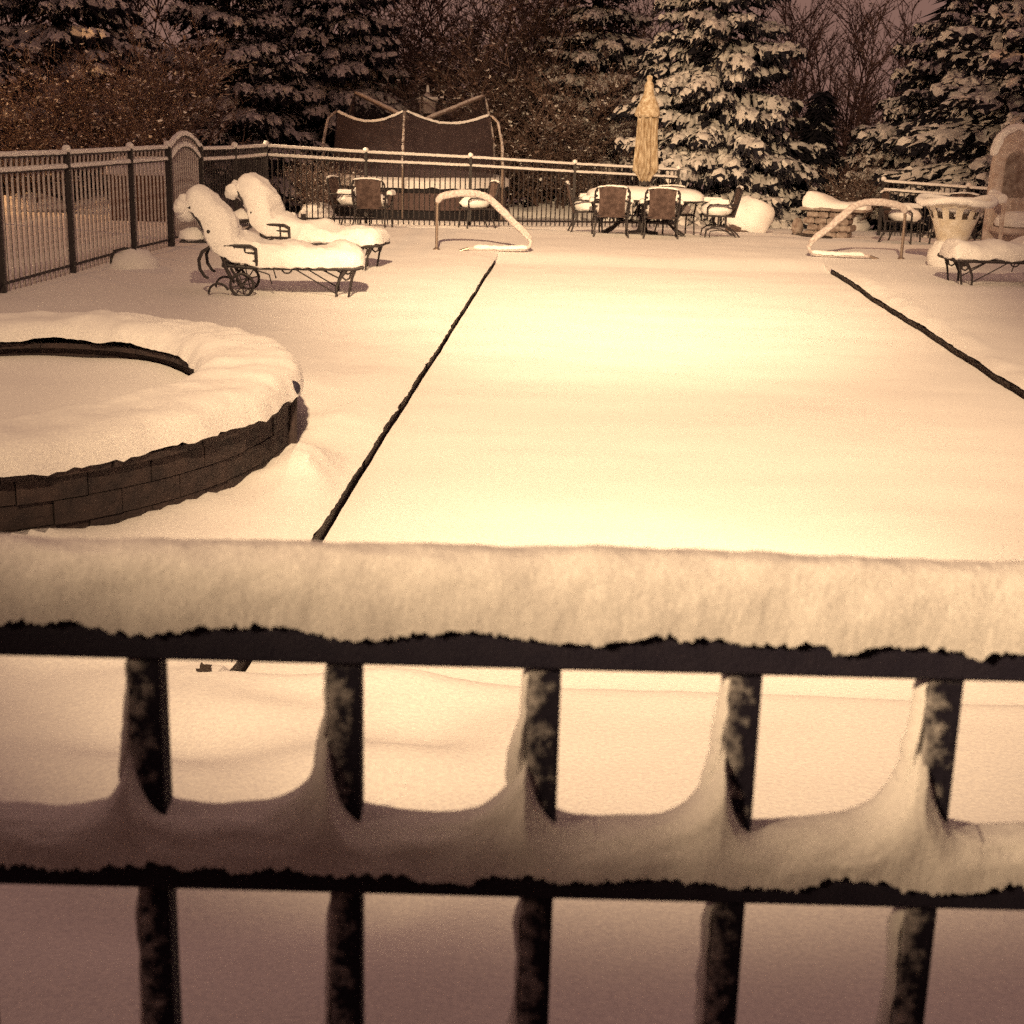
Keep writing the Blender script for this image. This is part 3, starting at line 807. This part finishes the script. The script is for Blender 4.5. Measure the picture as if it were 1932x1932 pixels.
for s_ in (-1, 1):
    b = MB(); b.tube([(s_ * .37, 0, .95), (s_ * .38, -.3, .88), (s_ * .38, -.5, .84), (s_ * .37, -.5, .0)], .035, 8); b.build('armrest', 'wicker', t)
    b = MB(); b.puff([(s_ * .38, .0, .96), (s_ * .38, -.5, .87)], .15, .12, 12, 12, .02, 8, s_ + 4); b.build('armrest_snow', 'snow', t)
b = MB(); b.blob((0, -.25, .55), (.36, .3, .18), 10, 16, .15, 3, flat=-.08); b.build('seat_snow', 'snow', t)
b = MB(); b.puff([(-.37, .08, 1.55), (-.25, .08, 1.9), (0, .08, 2.03), (.25, .08, 1.9), (.37, .08, 1.55)], .22, .09, 30, 12, .02, 7, 5, side=(0, 1, 0)); b.build('back_snow', 'snow', t)

t = thing('boulder', (4.75, 30.6, gz(4.75, 30.6)), 'rounded boulder under a snow dome beside the umbrella table', 'boulder')
b = MB(); b.blob((-.03, 0, .12), (.42, .40, .30), 10, 18, .35, 1.8, seed=3); b.build('rock', 'rock', t)
b = MB(); b.blob((.06, -.05, .32), (.50, .48, .42), 14, 26, .22, 1.7, seed=8); b.build('snow_cap', 'snow', t)

t = thing('stone_counter', (6.15, 28.9, gz(6.1, 28.9)), 'low brown stone counter with an overhanging slab under lumpy snow', 'counter', R(-24))
k = 0
for c in range(4):
    for i in range(4):
        b = MB(); rr = random.Random(c * 9 + i)
        b.box((-.33 + i * .22 + (.06 if c % 2 else 0) - .03, rr.uniform(-.03, .03), .065 + c * .128), (rr.uniform(.19, .23), .5, rr.uniform(.115, .14)), rr.uniform(-.06, .06), bev=.03); b.build('stone', 'brown_stone', t, False)
b = MB(); b.box((.1, 0, .555), (1.30, .66, .06), bev=.012); b.build('slab', 'brown_stone', t, False)
b = MB(); b.puff([(-.56, 0, .585), (-.3, 0, .585), (.3, 0, .585), (.78, 0, .58)], .68, lambda q: .30 - .17 * sm(.15, .55, q), 30, 20, .03, 4, 7, side=(0, 1, 0), sag=.1, ends=.1); b.build('snow_cap', 'snow', t)
b = MB(); b.blob((-.62, -.1, .18), (.12, .12, .18), 8, 12, .2); b.build('side_stone', 'brown_stone', t)
# low chair frames behind the right handrail
ch(6.85, 26.2, 60, 'low chair half hidden behind the right handrail, seat heaped with snow')
ch(7.75, 26.0, -40, 'chair standing between the right handrail and the urn')

t = thing('garden_hoop', (-5.1, 18.7, gz(-5.1, 18.7)), 'small dark wire hoop half buried in snow by the left fence', 'hoop', R(8))
b = MB(); b.tube([(-.17, 0, -.05), (-.17, 0, .12), (-.12, 0, .21), (0, 0, .245), (.15, .02, .23)], .018, 7); b.build('hoop_tube', 'iron', t)
b = MB(); b.blob((.10, .08, .02), (.32, .26, .22), 10, 18, .15, 2.2, flat=-.08); b.build('snow_mound', 'snow', t)
t = thing('stake_light', (-4.05, 27.3, gz(-4.05, 27.3)), 'small dark stake with a snow cap in front of the far fence', 'stake')
b = MB(); b.tube([(0, 0, 0), (0, 0, .2)], .045, 8); b.build('stake', 'iron', t)
b = MB(); b.blob((0, 0, .23), (.06, .06, .05), 6, 10, .1); b.build('snow_cap', 'snow', t)
b = MB(); b.blob((-1.13, 4.97, .045), (.03, .028, .035), 9, 14, .7, 3, seed=4); tag(b.build('snow_hole', 'coping'), 'small dark lump standing for a hole in the snow below the railing', 'stone')  # dark lump stands in for the darkness of a pit

# ------------------------------------------------------------------ fences
pk = MB(); pk.box((0, 0, 0), (.02, .02, 1), bev=0); PK = pk.mesh('picket', ['iron'], False)
def zt_far(x, y): return 0
def fence(name, P, tops, label, spacing, snowy, skip=()):
    """P posts in plan, tops = z of the top rail at each post"""
    t = thing(name, (P[0][0], P[0][1], gz(*P[0])), label, 'fence')
    o = Vector((P[0][0], P[0][1], gz(*P[0])))
    pm2 = MB(); pm2.box((0, 0, 0), (.019, .019, 1)); mats = ['iron']
    if snowy:
        rr = random.Random(5)
        V = []; F = []
        for i in range(25):
            z = -.5 + i / 24; k = .5 + .5 * N(i * .9, 3) 
            a, c = -.0145 - .004 * k, .0145 - .010 * (1 - k) * .7
            V += [(a, -.0125 - .006 * k, z), (c, -.0125 - .006 * k, z), (a, .004, z)]
        for i in range(24):
            F += [(i * 3, i * 3 + 1, i * 3 + 4, i * 3 + 3), (i * 3 + 2, i * 3, i * 3 + 3, i * 3 + 5)]
        pm2.add(V, F, 1); mats = ['iron', 'crust']
    me = pm2.mesh('picket', mats, False)
    for i, p in enumerate(P):
        z0 = gz(*p) - .1; z1 = tops[i] + .03
        b = MB(); b.box((p[0] - o.x, p[1] - o.y, (z0 + z1) / 2 - o.z), (.062, .062, z1 - z0), bev=.006)
        ps = b.build('post', 'iron', t, False)
        b = MB(); b.blob((p[0] - o.x, p[1] - o.y, z1 + .035 - o.z), (.055, .055, .05), 7, 12, .12, seed=i); b.build('post_snow', 'snow', ps)
    for i in range(len(P) - 1):
        if i in skip: continue
        a, c = Vector((*P[i], tops[i])), Vector((*P[i + 1], tops[i + 1]))
        d = c - a; ang = math.atan2(d.y, d.x); Ln = d.length
        for dz in (0, -.165):
            b = MB(); b.tube([a + Vector((0, 0, dz)) - o, c + Vector((0, 0, dz)) - o], .02, 4); rr_ = b.build('rail', 'iron', t, False)
            b = MB(); b.puff([a + Vector((0, 0, dz + .012)) - o, c + Vector((0, 0, dz + .012)) - o], .062, .045, max(20, int(Ln * 16)), 8, .006, 16, i + dz, ends=.02); b.build('rail_snow', 'snow', rr_)
        zb = .10
        b = MB(); b.tube([Vector((a.x, a.y, gz(a.x, a.y) + zb)) - o, Vector((c.x, c.y, gz(c.x, c.y) + zb)) - o], .018, 4); b.build('rail', 'iron', t, False)
        n_ = int(Ln / spacing)
        for k in range(1, n_):
            f = k / n_; p = a.lerp(c, f); z0 = gz(p.x, p.y) - .02; z1 = p.z
            q = link('picket', me, t, (p.x - o.x, p.y - o.y, (z0 + z1) / 2 - o.z), (0, 0, (ang if not snowy else 0)))
            q.scale = (1, 1, z1 - z0)
    return t
LF = [(-5.98, 11.9), (-5.84, 13.9), (-5.70, 15.9), (-5.56, 18.0), (-5.42, 20.4), (-5.26, 21.9)]
fence('picket_fence', LF, [1.50, 1.50, 1.50, 1.48, 1.47, 1.47], 'snow plastered picket fence running along the left side of the deck to the gate', .15, True)
FF = [(-5.1, 23.35), (-4.92, 25.3), (-4.78, 27.6), (-3.07, 29.1), (-1.05, 30.6), (1.18, 32.3), (3.64, 34.0)]
fence('picket_fence', FF, [1.42, 1.40, 1.39, 1.28, 1.19, 1.06, .94], 'long black picket fence with two snowy rails across the far end behind the chairs', .125, False)
fence('picket_fence', [(7.55, 30.6), (8.9, 29.2), (10.6, 27.6)], [.93, .90, .88], 'short black fence piece with a free end post behind the right handrail', .125, False)
# arched gate
g0, g1 = Vector((-5.26, 21.9, 0)), Vector((-5.1, 23.35, 0))
t = thing('arched_gate', (g0.x, g0.y, gz(g0.x, g0.y)), 'arched picket gate with snow on its curved top rail in the left fence', 'gate')
o = Vector(t.location); d = g1 - g0
def arch(f, base, rise): return base + rise * math.sin(math.pi * f) ** .85
for base, rise in ((1.43, .22), (1.27, .22)):
    P = [g0 + d * f + Vector((0, 0, arch(f, base, rise))) - o for f in [i / 16 for i in range(17)]]
    b = MB(); b.tube(P, .022, 6); ar = b.build('arched_rail', 'iron', t)
    b = MB(); b.puff([p + Vector((0, 0, .015)) for p in P], .075, .06, 40, 10, .008, 14, base, side=(1, 0, 0), ends=.03); b.build('rail_snow', 'snow', ar)
me = bpy.data.objects['picket'].data
pf = bpy.data.objects['picket_fence']
me = [c for c in pf.children if c.name.startswith('picket')][0].data
for k in range(1, 15):
    f = k / 15; p = g0 + d * f; h = arch(f, 1.43, .22)
    q = link('picket', me, t, (p.x - o.x, p.y - o.y, .05 + h / 2)); q.scale = (1, 1, h - .1)
b = MB(); b.tube([g0 - o + Vector((0, 0, .15)), g1 - o + Vector((0, 0, .15))], .018, 6); b.build('bottom_rail', 'iron', t)
for p in (g0, g1):
    b = MB(); q = p - o; b.box((q.x, q.y, .7), (.10, .10, 1.5), bev=.008); b.build('gate_post', 'iron', t, False)

# ------------------------------------------------------------------ trampoline beyond the fence
cx, cy = -2.72, 38.0; zg = gz(cx, cy)
t = thing('trampoline', (cx, cy, zg), 'round netted trampoline with snow on its mat beyond the far fence', 'trampoline')
RT = 2.35; MAT = .86 + .1
b = MB(); b.lathe([(RT + .04, MAT - .20), (RT + .05, MAT - .03), (RT - .3, MAT), (0, MAT - .05)], 64); b.build('jumping_mat', 'black', t)
b = MB(); b.lathe([(RT + .0, MAT - .20), (RT + .0, MAT - .62)], 64, fold=lambda a, i: 1 + .006 * math.cos(40 * a)); b.build('skirt', 'skirt', t)
b = MB(); b.lathe([(RT - .05, MAT - .62), (RT - .05, .0)], 64); b.build('under_shade', 'black', t)  # black sheet standing for the shadow beneath the skirt
b = MB(); V = []; F = []
for j in range(12):
    f = j / 11
    for i in range(80):
        a = 2 * math.pi * i / 80
        r_ = (RT + .10) * (1 - f ** 1.8); e = math.sqrt(1 - (1 - f) ** 2.4)
        V.append((r_ * math.cos(a), r_ * math.sin(a), MAT - .04 + (.27 + .03 * N(math.cos(a) * 4, math.sin(a) * 4, f)) * e - (.05 * (1 + N(a * 9, 1)) if j == 0 else 0)))
for j in range(11):
    for i in range(80): F.append((j * 80 + i, j * 80 + (i + 1) % 80, (j + 1) * 80 + (i + 1) % 80, (j + 1) * 80 + i))
b.add(V, F); b.build('mat_snow', 'snow', t)
PA = [-90, -152, 152, 90, 28, -28]
PA = [-93, -155, 143, 90, 37, -25]
tops = []
for k, a in enumerate(PA):
    a = R(a); c, s_ = math.cos(a), math.sin(a)
    front = s_ < .2
    zt = (2.66 if k == 0 else 2.62) if front else 3.10
    r_ = RT - (.22 if k != 0 else .15)
    P = [((RT + .14) * c, (RT + .14) * s_, .0), ((RT + .14) * c, (RT + .14) * s_, MAT + .35), ((RT + .10) * c, (RT + .10) * s_, MAT + 1.0), ((RT - .02) * c, (RT - .02) * s_, MAT + 1.5), (r_ * c, r_ * s_, zt)]
    b = MB(); b.tube(P, .035, 8); po = b.build('pole', 'steel', t)
    b = MB(); b.puff([(x * 1.005, y * 1.005 - .02, z + .01) for x, y, z in P[1:]], .055, .035, 40, 10, .015, 9, k, side=(c, s_, 0), sag=.8, ends=.02); b.build('pole_snow', 'crust', po)
    tops.append(Vector((r_ * c, r_ * s_, zt)))
rope = []
for k in range(6):
    a, c = tops[k], tops[(k + 1) % 6]
    seg = [a.lerp(c, i / 10) - Vector((0, 0, .26 * math.sin(math.pi * i / 10))) for i in range(11)]
    rope.append(seg)
    b = MB(); b.tube(seg, .02, 6); ro_ = b.build('net_rope', 'iron', t)
    if k in (0, 5): b = MB(); b.puff([p + Vector((0, 0, .01)) for p in seg], .055, .05, 40, 10, .014, 10, k, ends=.01); b.build('rope_snow', 'snow', ro_)
    m_ = MB(); V = []; F = []
    for i in range(11):
        p = seg[i]; dr = Vector((p.x, p.y, 0)).normalized()
        for j in range(6):
            f = j / 5; rr = Vector((p.x, p.y, 0)).length * (1 - f) + (RT - .1) * f
            q = dr * rr; V.append((q.x, q.y, p.z * (1 - f) + (MAT + .02) * f))
    for i in range(10):
        for j in range(5): F.append((i * 6 + j, i * 6 + j + 1, i * 6 + 7 + j, i * 6 + 6 + j))
    m_.add(V, F); m_.build('net_panel', 'net' if k in (0, 5, 1) else 'far_net', t)
for a, c in ((tops[2], tops[5]), (tops[4], tops[1])):
    e = a.lerp(c, .42) - Vector((0, 0, .45))
    b = MB(); b.tube([a, e], .05, 8); cb = b.build('cross_bar', 'steel', t)
    b = MB(); b.puff([a + Vector((0, 0, .03)), e + Vector((0, 0, .03))], .09, .05, 30, 10, .014, 9, 3); b.build('bar_snow', 'crust', cb)
t = thing('bird_feeder', (-2.62, 41.0, gz(-2.6, 41)), 'snow capped round bird feeder on a post rising behind the trampoline net', 'bird feeder')
b = MB(); b.tube([(0, 0, 0), (0, 0, 2.95)], .05, 8); b.build('post', 'bark', t)
b = MB(); b.lathe([(.0, 2.8), (.22, 2.8), (.23, 3.05), (.27, 3.06), (.27, 3.16), (.20, 3.18), (.04, 3.36), (0, 3.38)], 20); b.build('house', 'crust', t)
b = MB(); b.puff([(math.cos(a) * .25, math.sin(a) * .25, 3.17) for a in [2 * math.pi * i / 16 for i in range(17)]], .12, .07, 40, 8, .015, 9, 2, ends=.01); b.build('roof_snow', 'snow', t)
b = MB(); b.blob((0, 0, 3.42), (.05, .05, .13), 6, 8, .2); b.build('finial', 'snow', t)

t = thing('garden_light', (-6.6, 41.5, gz(-6.6, 41.5)), 'tiny white garden light shining under the left spruces', 'light')
b = MB(); b.tube([(0, 0, 0), (0, 0, 1.15)], .03, 8); b.build('stem', 'iron', t)
b = MB(); b.blob((0, 0, 1.23), .05, 6, 10, 0); b.build('lamp', 'lens', t)
t = thing('storage_bin', (-7.0, 27.3, gz(-7, 27.3)), 'brown garden bin with a thick rounded snow cap behind the gate', 'bin', R(12))
b = MB(); b.box((0, 0, .42), (1.25, .8, .9), bev=.04); b.build('bin_body', 'brown_wood', t, False)
b = MB(); b.puff([(-.72, 0, .86), (.72, 0, .86)], .95, .30, 30, 20, .02, 4, 3, side=(0, 1, 0), sag=.15, ends=.25); b.build('snow_cap', 'snow', t)

# ------------------------------------------------------------------ spruces
def bough_mesh(name, seed, nf=17, Lb=1.7):
    rr = random.Random(seed); b = MB()
    def axis(s): return Vector((s * Lb, 0, .10 * s * Lb - .34 * (s * Lb) ** 2 / Lb * .9 + .10 * s ** 4 * Lb))
    b.tube([axis(i / 6) for i in range(7)], [.035 * (1 - i / 7) + .008 for i in range(7)], 5, 1)
    def finger(p, d, ln, wd):
        n_ = 7; ring = 8; V = []; F = []; mi = []
        sd = d.cross(Vector((0, 0, 1))).normalized(); cur = p.copy(); dd = d.copy()
        so = Vector((rr.random() * 50, rr.random() * 50, 0))
        for i in range(n_ + 1):
            f = i / n_
            k = wd * (math.sin(math.pi * min(1, f * .82 + .18)) ** .6 * .9 + .1)
            up = sd.cross(dd).normalized()
            for j in range(ring):
                a = 2 * math.pi * j / ring + .2
                q = cur + sd * math.cos(a) * k + up * math.sin(a) * k * (.55 if math.sin(a) > 0 else .35)
                q += noise.noise_vector(q * 9 + so) * wd * .6 + noise.noise_vector(q * 24 + so) * wd * .3
                V.append(q)
            cur = cur + dd * ln / n_
            dd = (dd + Vector((0, 0, -.20 - .10 * rr.random()))).normalized()
        for i in range(n_):
            for j in range(ring):
                F.append((i * ring + j, (i + 1) * ring + j, (i + 1) * ring + (j + 1) % ring, i * ring + (j + 1) % ring))
                am = 2 * math.pi * (j + .5) / ring + .2
                top = math.sin(am) > .12 + 1.0 * noise.noise(Vector(V[i * ring + j]) * 7 + so)
                mi.append(2 if top and i < n_ - rr.randrange(3) else 0)
        F.append(tuple(n_ * ring + j for j in range(ring))); mi.append(0)
        b.add(V, F, mi)
        # needle sprays hanging below and at the rim
        for _ in range(26):
            i = rr.randrange(n_ + 1); j = rr.randrange(ring)
            q = Vector(V[i * ring + j]); s_ = rr.uniform(.05, .16)
            dr = (q - (p + d * ln * i / n_)).normalized() * .6 + d * .8 + Vector((rr.uniform(-.4, .4), rr.uniform(-.4, .4), rr.uniform(-.9, -.1)))
            dr.normalize(); sx = dr.orthogonal().normalized() * s_ * .15
            b.add([q - sx, q + sx, q + dr * s_], [(0, 1, 2)], 0)
    for k in range(nf):
        s = .16 + .84 * (k + rr.random() * .6) / nf
        sgn = 1 if k % 2 else -1
        p = axis(min(1, s))
        ang = sgn * R(rr.uniform(30, 62) * (1.1 - .5 * s))
        if k >= nf - 2: ang = sgn * R(8)
        d = Vector((math.cos(ang), math.sin(ang), rr.uniform(-.18, .05))).normalized()
        ln = Lb * (.16 + .30 * (1 - s) ** .7 * min(1, s * 3)) * rr.uniform(.8, 1.2)
        finger(p, d, max(.30, ln), rr.uniform(.085, .15))
    return b.mesh(name, ['needle', 'bark', 'bough_snow'])
BOUGHS = [bough_mesh('bough', 11 + i) for i in range(7)]
def spruce(x, y, H, Rad, label, seed, zmin=.25, dens=1.0, group=None):
    t = thing('spruce_tree', (x, y, gz(x, y) - .05), label, 'spruce', group='snow laden spruces behind the garden')
    rr = random.Random(seed)
    b = MB(); b.tube([(0, 0, 0), (0, 0, H * .5), (0, 0, H)], [.05 + .018 * H, .03 + .008 * H, .01], 8); b.build('trunk', 'bark', t)
    # dark inner twigs
    b = MB()
    for _ in range(int(1500 * dens)):
        z = rr.uniform(.1, .97) * H; r_ = Rad * (1 - z / H) ** .85 * math.sqrt(rr.random()) * .72
        a = rr.random() * 6.283; p = Vector((r_ * math.cos(a), r_ * math.sin(a), z))
        d = Vector((math.cos(a), math.sin(a), -.4)) * rr.uniform(.2, .5); sx = Vector((-math.sin(a), math.cos(a), rr.uniform(-.5, .5))) * rr.uniform(.05, .16)
        b.add([p - sx, p + sx, p + d], [(0, 1, 2)])
    b.build('inner_needles', 'needle', t, False)
    z = zmin; ph = rr.random() * 6
    while z < min(H * .96, 9.5):
        r_ = Rad * (1 - z / H) ** .82
        if z < 1.2: r_ *= .86 + .12 * z
        nb = max(4, int(2 * math.pi * r_ / .95 * dens) + 1)
        for k in range(nb):
            a = ph + 2 * math.pi * (k + rr.uniform(-.25, .25)) / nb
            # only boughs that could be seen from the pool side and its flanks
            toc = math.atan2(-y, -x)
            if math.cos(a - toc) < -.45: continue
            q = link('bough', BOUGHS[rr.randrange(7)], t, (0, 0, z + rr.uniform(-.14, .14)))
            s_ = r_ / 1.7 * rr.uniform(.82, 1.14)
            q.rotation_euler = (R(rr.uniform(-10, 10)), R(rr.uniform(-6, 12) - 12 * z / H), a)
            q.scale = (s_, min(1.25, max(.6, s_ * 1.05)), min(1.2, max(.65, s_ * 1.05)))
        ph += 1.3; z += rr.uniform(.52, .70) / max(.75, dens)
    return t
spruce(5.05, 38.6, 11.5, 2.75, 'tall brightly lit spruce right behind the closed umbrella', 3)
spruce(-8.0, 40.5, 10.5, 2.7, 'dark spruce at the left above the gate and first fence posts', 8)
spruce(-5.7, 43.5, 12.5, 2.9, 'dark spruce between the leftmost spruce and the trampoline', 14)
spruce(11.0, 37.5, 7.6, 3.2, 'dim spruce behind the stone counter, left of the biggest boughs', 21)
spruce(7.7, 38.4, 3.6, 1.0, 'small dark bushy evergreen between the two taller right hand spruces', 24, .15, 1.2)
spruce(12.3, 32.2, 10.5, 4.2, 'big spruce with orange tinted boughs at the right frame edge', 33, .5)
spruce(2.2, 44.5, 11, 2.6, 'spruce top showing left of the bright spruce, above the thicket', 41)
spruce(-11.6, 37.5, 11, 3.0, 'dusky spruce in the upper left corner behind the picket fence', 61)
spruce(-14.2, 35.0, 9.5, 2.9, 'leftmost spruce at the frame edge, glowing orange from a street lamp', 67)

# ------------------------------------------------------------------ thickets: snow dusted shrubs and bare trees
def twig_mesh(name, seed, H, Rad, stems, subs, tw, vase=.5, thick=.03, frost=.45, tuft=0):
    rr = random.Random(seed); b = MB()
    def branch(p, d, ln, r_, n_, wob, mi, sides=3):
        P = [p.copy()]; dd = d.copy()
        for i in range(n_):
            dd = (dd + Vector((rr.uniform(-wob, wob), rr.uniform(-wob, wob), rr.uniform(-wob * .6, wob * .8)))).normalized()
            P.append(P[-1] + dd * ln / n_)
        b.tube(P, [max(.003, r_ * (1 - i / (n_ + .5))) for i in range(n_ + 1)], sides, mi, cap=False)
        return P, dd
    for s in range(stems):
        a = rr.random() * 6.283; r0 = Rad * .25 * math.sqrt(rr.random())
        ang = vase * rr.uniform(.2, 1)
        d = Vector((math.cos(a) * math.sin(ang), math.sin(a) * math.sin(ang), math.cos(ang)))
        P, dd = branch(Vector((r0 * math.cos(a), r0 * math.sin(a), 0)), d, H * rr.uniform(.65, 1), thick, 7, .12, 0, 4)
        for q in range(subs):
            f = rr.uniform(.12, 1); i = min(6, int(f * 7)); p = P[i].lerp(P[i + 1], f * 7 - i if f < 1 else 1)
            a2 = rr.random() * 6.283; d2 = (dd * .8 + Vector((math.cos(a2), math.sin(a2), rr.uniform(-.3, .5))) * (.5 + vase * .6)).normalized()
            P2, d3 = branch(p, d2, Rad * rr.uniform(.35, .8), thick * .4, 4, .2, 0)
            for k in range(tw):
                i2 = rr.randrange(1, 4); p2 = P2[i2].lerp(P2[i2 + 1], rr.random())
                a3 = rr.random() * 6.283; d4 = (d3 + Vector((math.cos(a3), math.sin(a3), rr.uniform(-.4, .6))) * .9).normalized()
                P4, _ = branch(p2, d4, rr.uniform(.18, .5), thick * .22, 2, .25, 1 if rr.random() < frost else 0)
                for _ in range(tuft):
                    c = P4[1].lerp(P4[2], rr.random()); s_ = rr.uniform(.02, .055)
                    v0 = Vector((rr.uniform(-1, 1), rr.uniform(-1, 1), rr.uniform(-.4, .4))).normalized() * s_
                    v1 = Vector((rr.uniform(-1, 1), rr.uniform(-1, 1), rr.uniform(-.4, .4))).normalized() * s_
                    b.add([c - v0, c + v1, c + v0, c - v1 * .6 + Vector((0, 0, -s_ * .4))], [(0, 1, 2, 3)], 2 if rr.random() < .28 else 1)
    return b.mesh(name, ['twig', 'dry_leaf', 'snow'], False)
SH = [twig_mesh('branches', 60 + i, 3.4, 2.0, 14, 16, 11, .75, .03, .5, 1) for i in range(3)]
def shrub(x, y, s_, rz, label, k, sx=1):
    t = thing('snowy_shrub', (x, y, gz(x, y)), label, 'shrub', R(rz), 'snow dusted bare shrubs beyond the fence')
    q = link('branches', SH[k % 3], t); q.scale = (s_ * sx, s_ * sx, s_)
    b = MB(); b.blob((0, 0, .1), (1.0 * s_, 1.0 * s_, .30), 8, 16, .25, 3, flat=-.1, seed=k); b.build('base_snow', 'snow', t)
    return t
for i, (x, y, s_, l) in enumerate((
    (-.9, 42.6, 1.35, 'wide dusted shrub directly behind the right half of the trampoline'),
    (1.1, 42.4, 1.25, 'dusted shrub filling the gap between trampoline and bright spruce'),
    (-3.2, 44.0, 1.5, 'tall dusted shrub above the bird feeder'),
    (.5, 45.6, 1.9, 'tallest dusted shrub at top centre'),
    (-1.6, 47.5, 2.3, 'tall dusky shrub mass at the top edge left of centre'),
    (2.2, 48.5, 2.4, 'tall dusky shrub mass at the top edge right of centre'),
    (-5.0, 49.0, 2.4, 'tall dusky shrub mass behind the second dark spruce'),
    (2.6, 41.2, .9, 'low dusted shrub at the left foot of the bright spruce'),
    (-9.0, 33.0, 1.15, 'dusky shrub behind the left fence near the gate'),
    (-10.9, 32.4, .8, 'low orange lit shrub at the left frame edge behind the fence'),
    (-8.6, 35.4, 1.2, 'dusky shrub just right of the leftmost ones, above the gate arch'),
    (-4.6, 33.0, .42, 'small round bush heaped with snow behind the far fence, left of the trampoline'),
    (8.2, 36.2, .5, 'low ragged shrub right of the bright spruce'))):
    shrub(x, y, s_, 40 * i, l, i)
def bare(x, y, s_, rz, label, k):
    t = thing('bare_tree', (x, y, gz(x, y)), label, 'bare tree', R(rz), 'bare trees against the night sky')
    link('branches', BT[k], t).scale = (s_, s_, s_)
    b = MB(); b.tube([(0, 0, -.1), (0, 0, .9 * s_)], [.2 * s_, .13 * s_], 8); b.build('trunk', 'bark', t)
BT = [twig_mesh('branches', 90 + i, 8.0, 2.4, 15, 22, 10, .42, .06, .7, 1) for i in range(2)]
for i, (x, y, s_, l) in enumerate((
    (10.6, 50, 1.0, 'vase shaped bare tree against the sky right of the bright spruce'),
    (8.6, 54, 1.05, 'slimmer bare tree half hidden behind the bright spruce'),
    (13.6, 54, 1.0, 'bare tree behind the right hand spruces at upper right'),
    (-13, 44, 1.1, 'bare tree rising over the upper left corner shrubs'),
    (-9.5, 48, 1.2, 'bare tree behind the leftmost spruce'))):
    bare(x, y, s_, 70 * i, l, i % 2)
# far woodland seen as one dusky mass between the trunks
b = MB(); rr = random.Random(4)
for _ in range(9000):
    x = rr.uniform(-26, 26); y = rr.uniform(50, 62); hmax = 4.2 + 2 * N(x * .3, 2) - (1.6 if 7 < x < 15 else 0)
    z = gz(x, y) + hmax * rr.random() ** .7
    p = Vector((x, y, z)); s_ = rr.uniform(.15, .5)
    d = Vector((rr.uniform(-.6, .6), rr.uniform(-.6, .6), rr.uniform(.3, 1))) * s_; sx = Vector((rr.uniform(-1, 1), rr.uniform(-1, 1), rr.uniform(-.3, .3))) * s_ * .4
    b.add([p - sx, p + sx, p + d], [(0, 1, 2)], 0 if rr.random() < .7 else 1)
g = b.build('woodland', ['twig', 'dry_leaf'], None, False); g['kind'] = 'stuff'
sc.cycles.use_denoising = False
sc.cycles.max_bounces = 6
sc.cycles.use_adaptive_sampling = True
sc.cycles.adaptive_threshold = .04
sc.cycles.adaptive_min_samples = 20
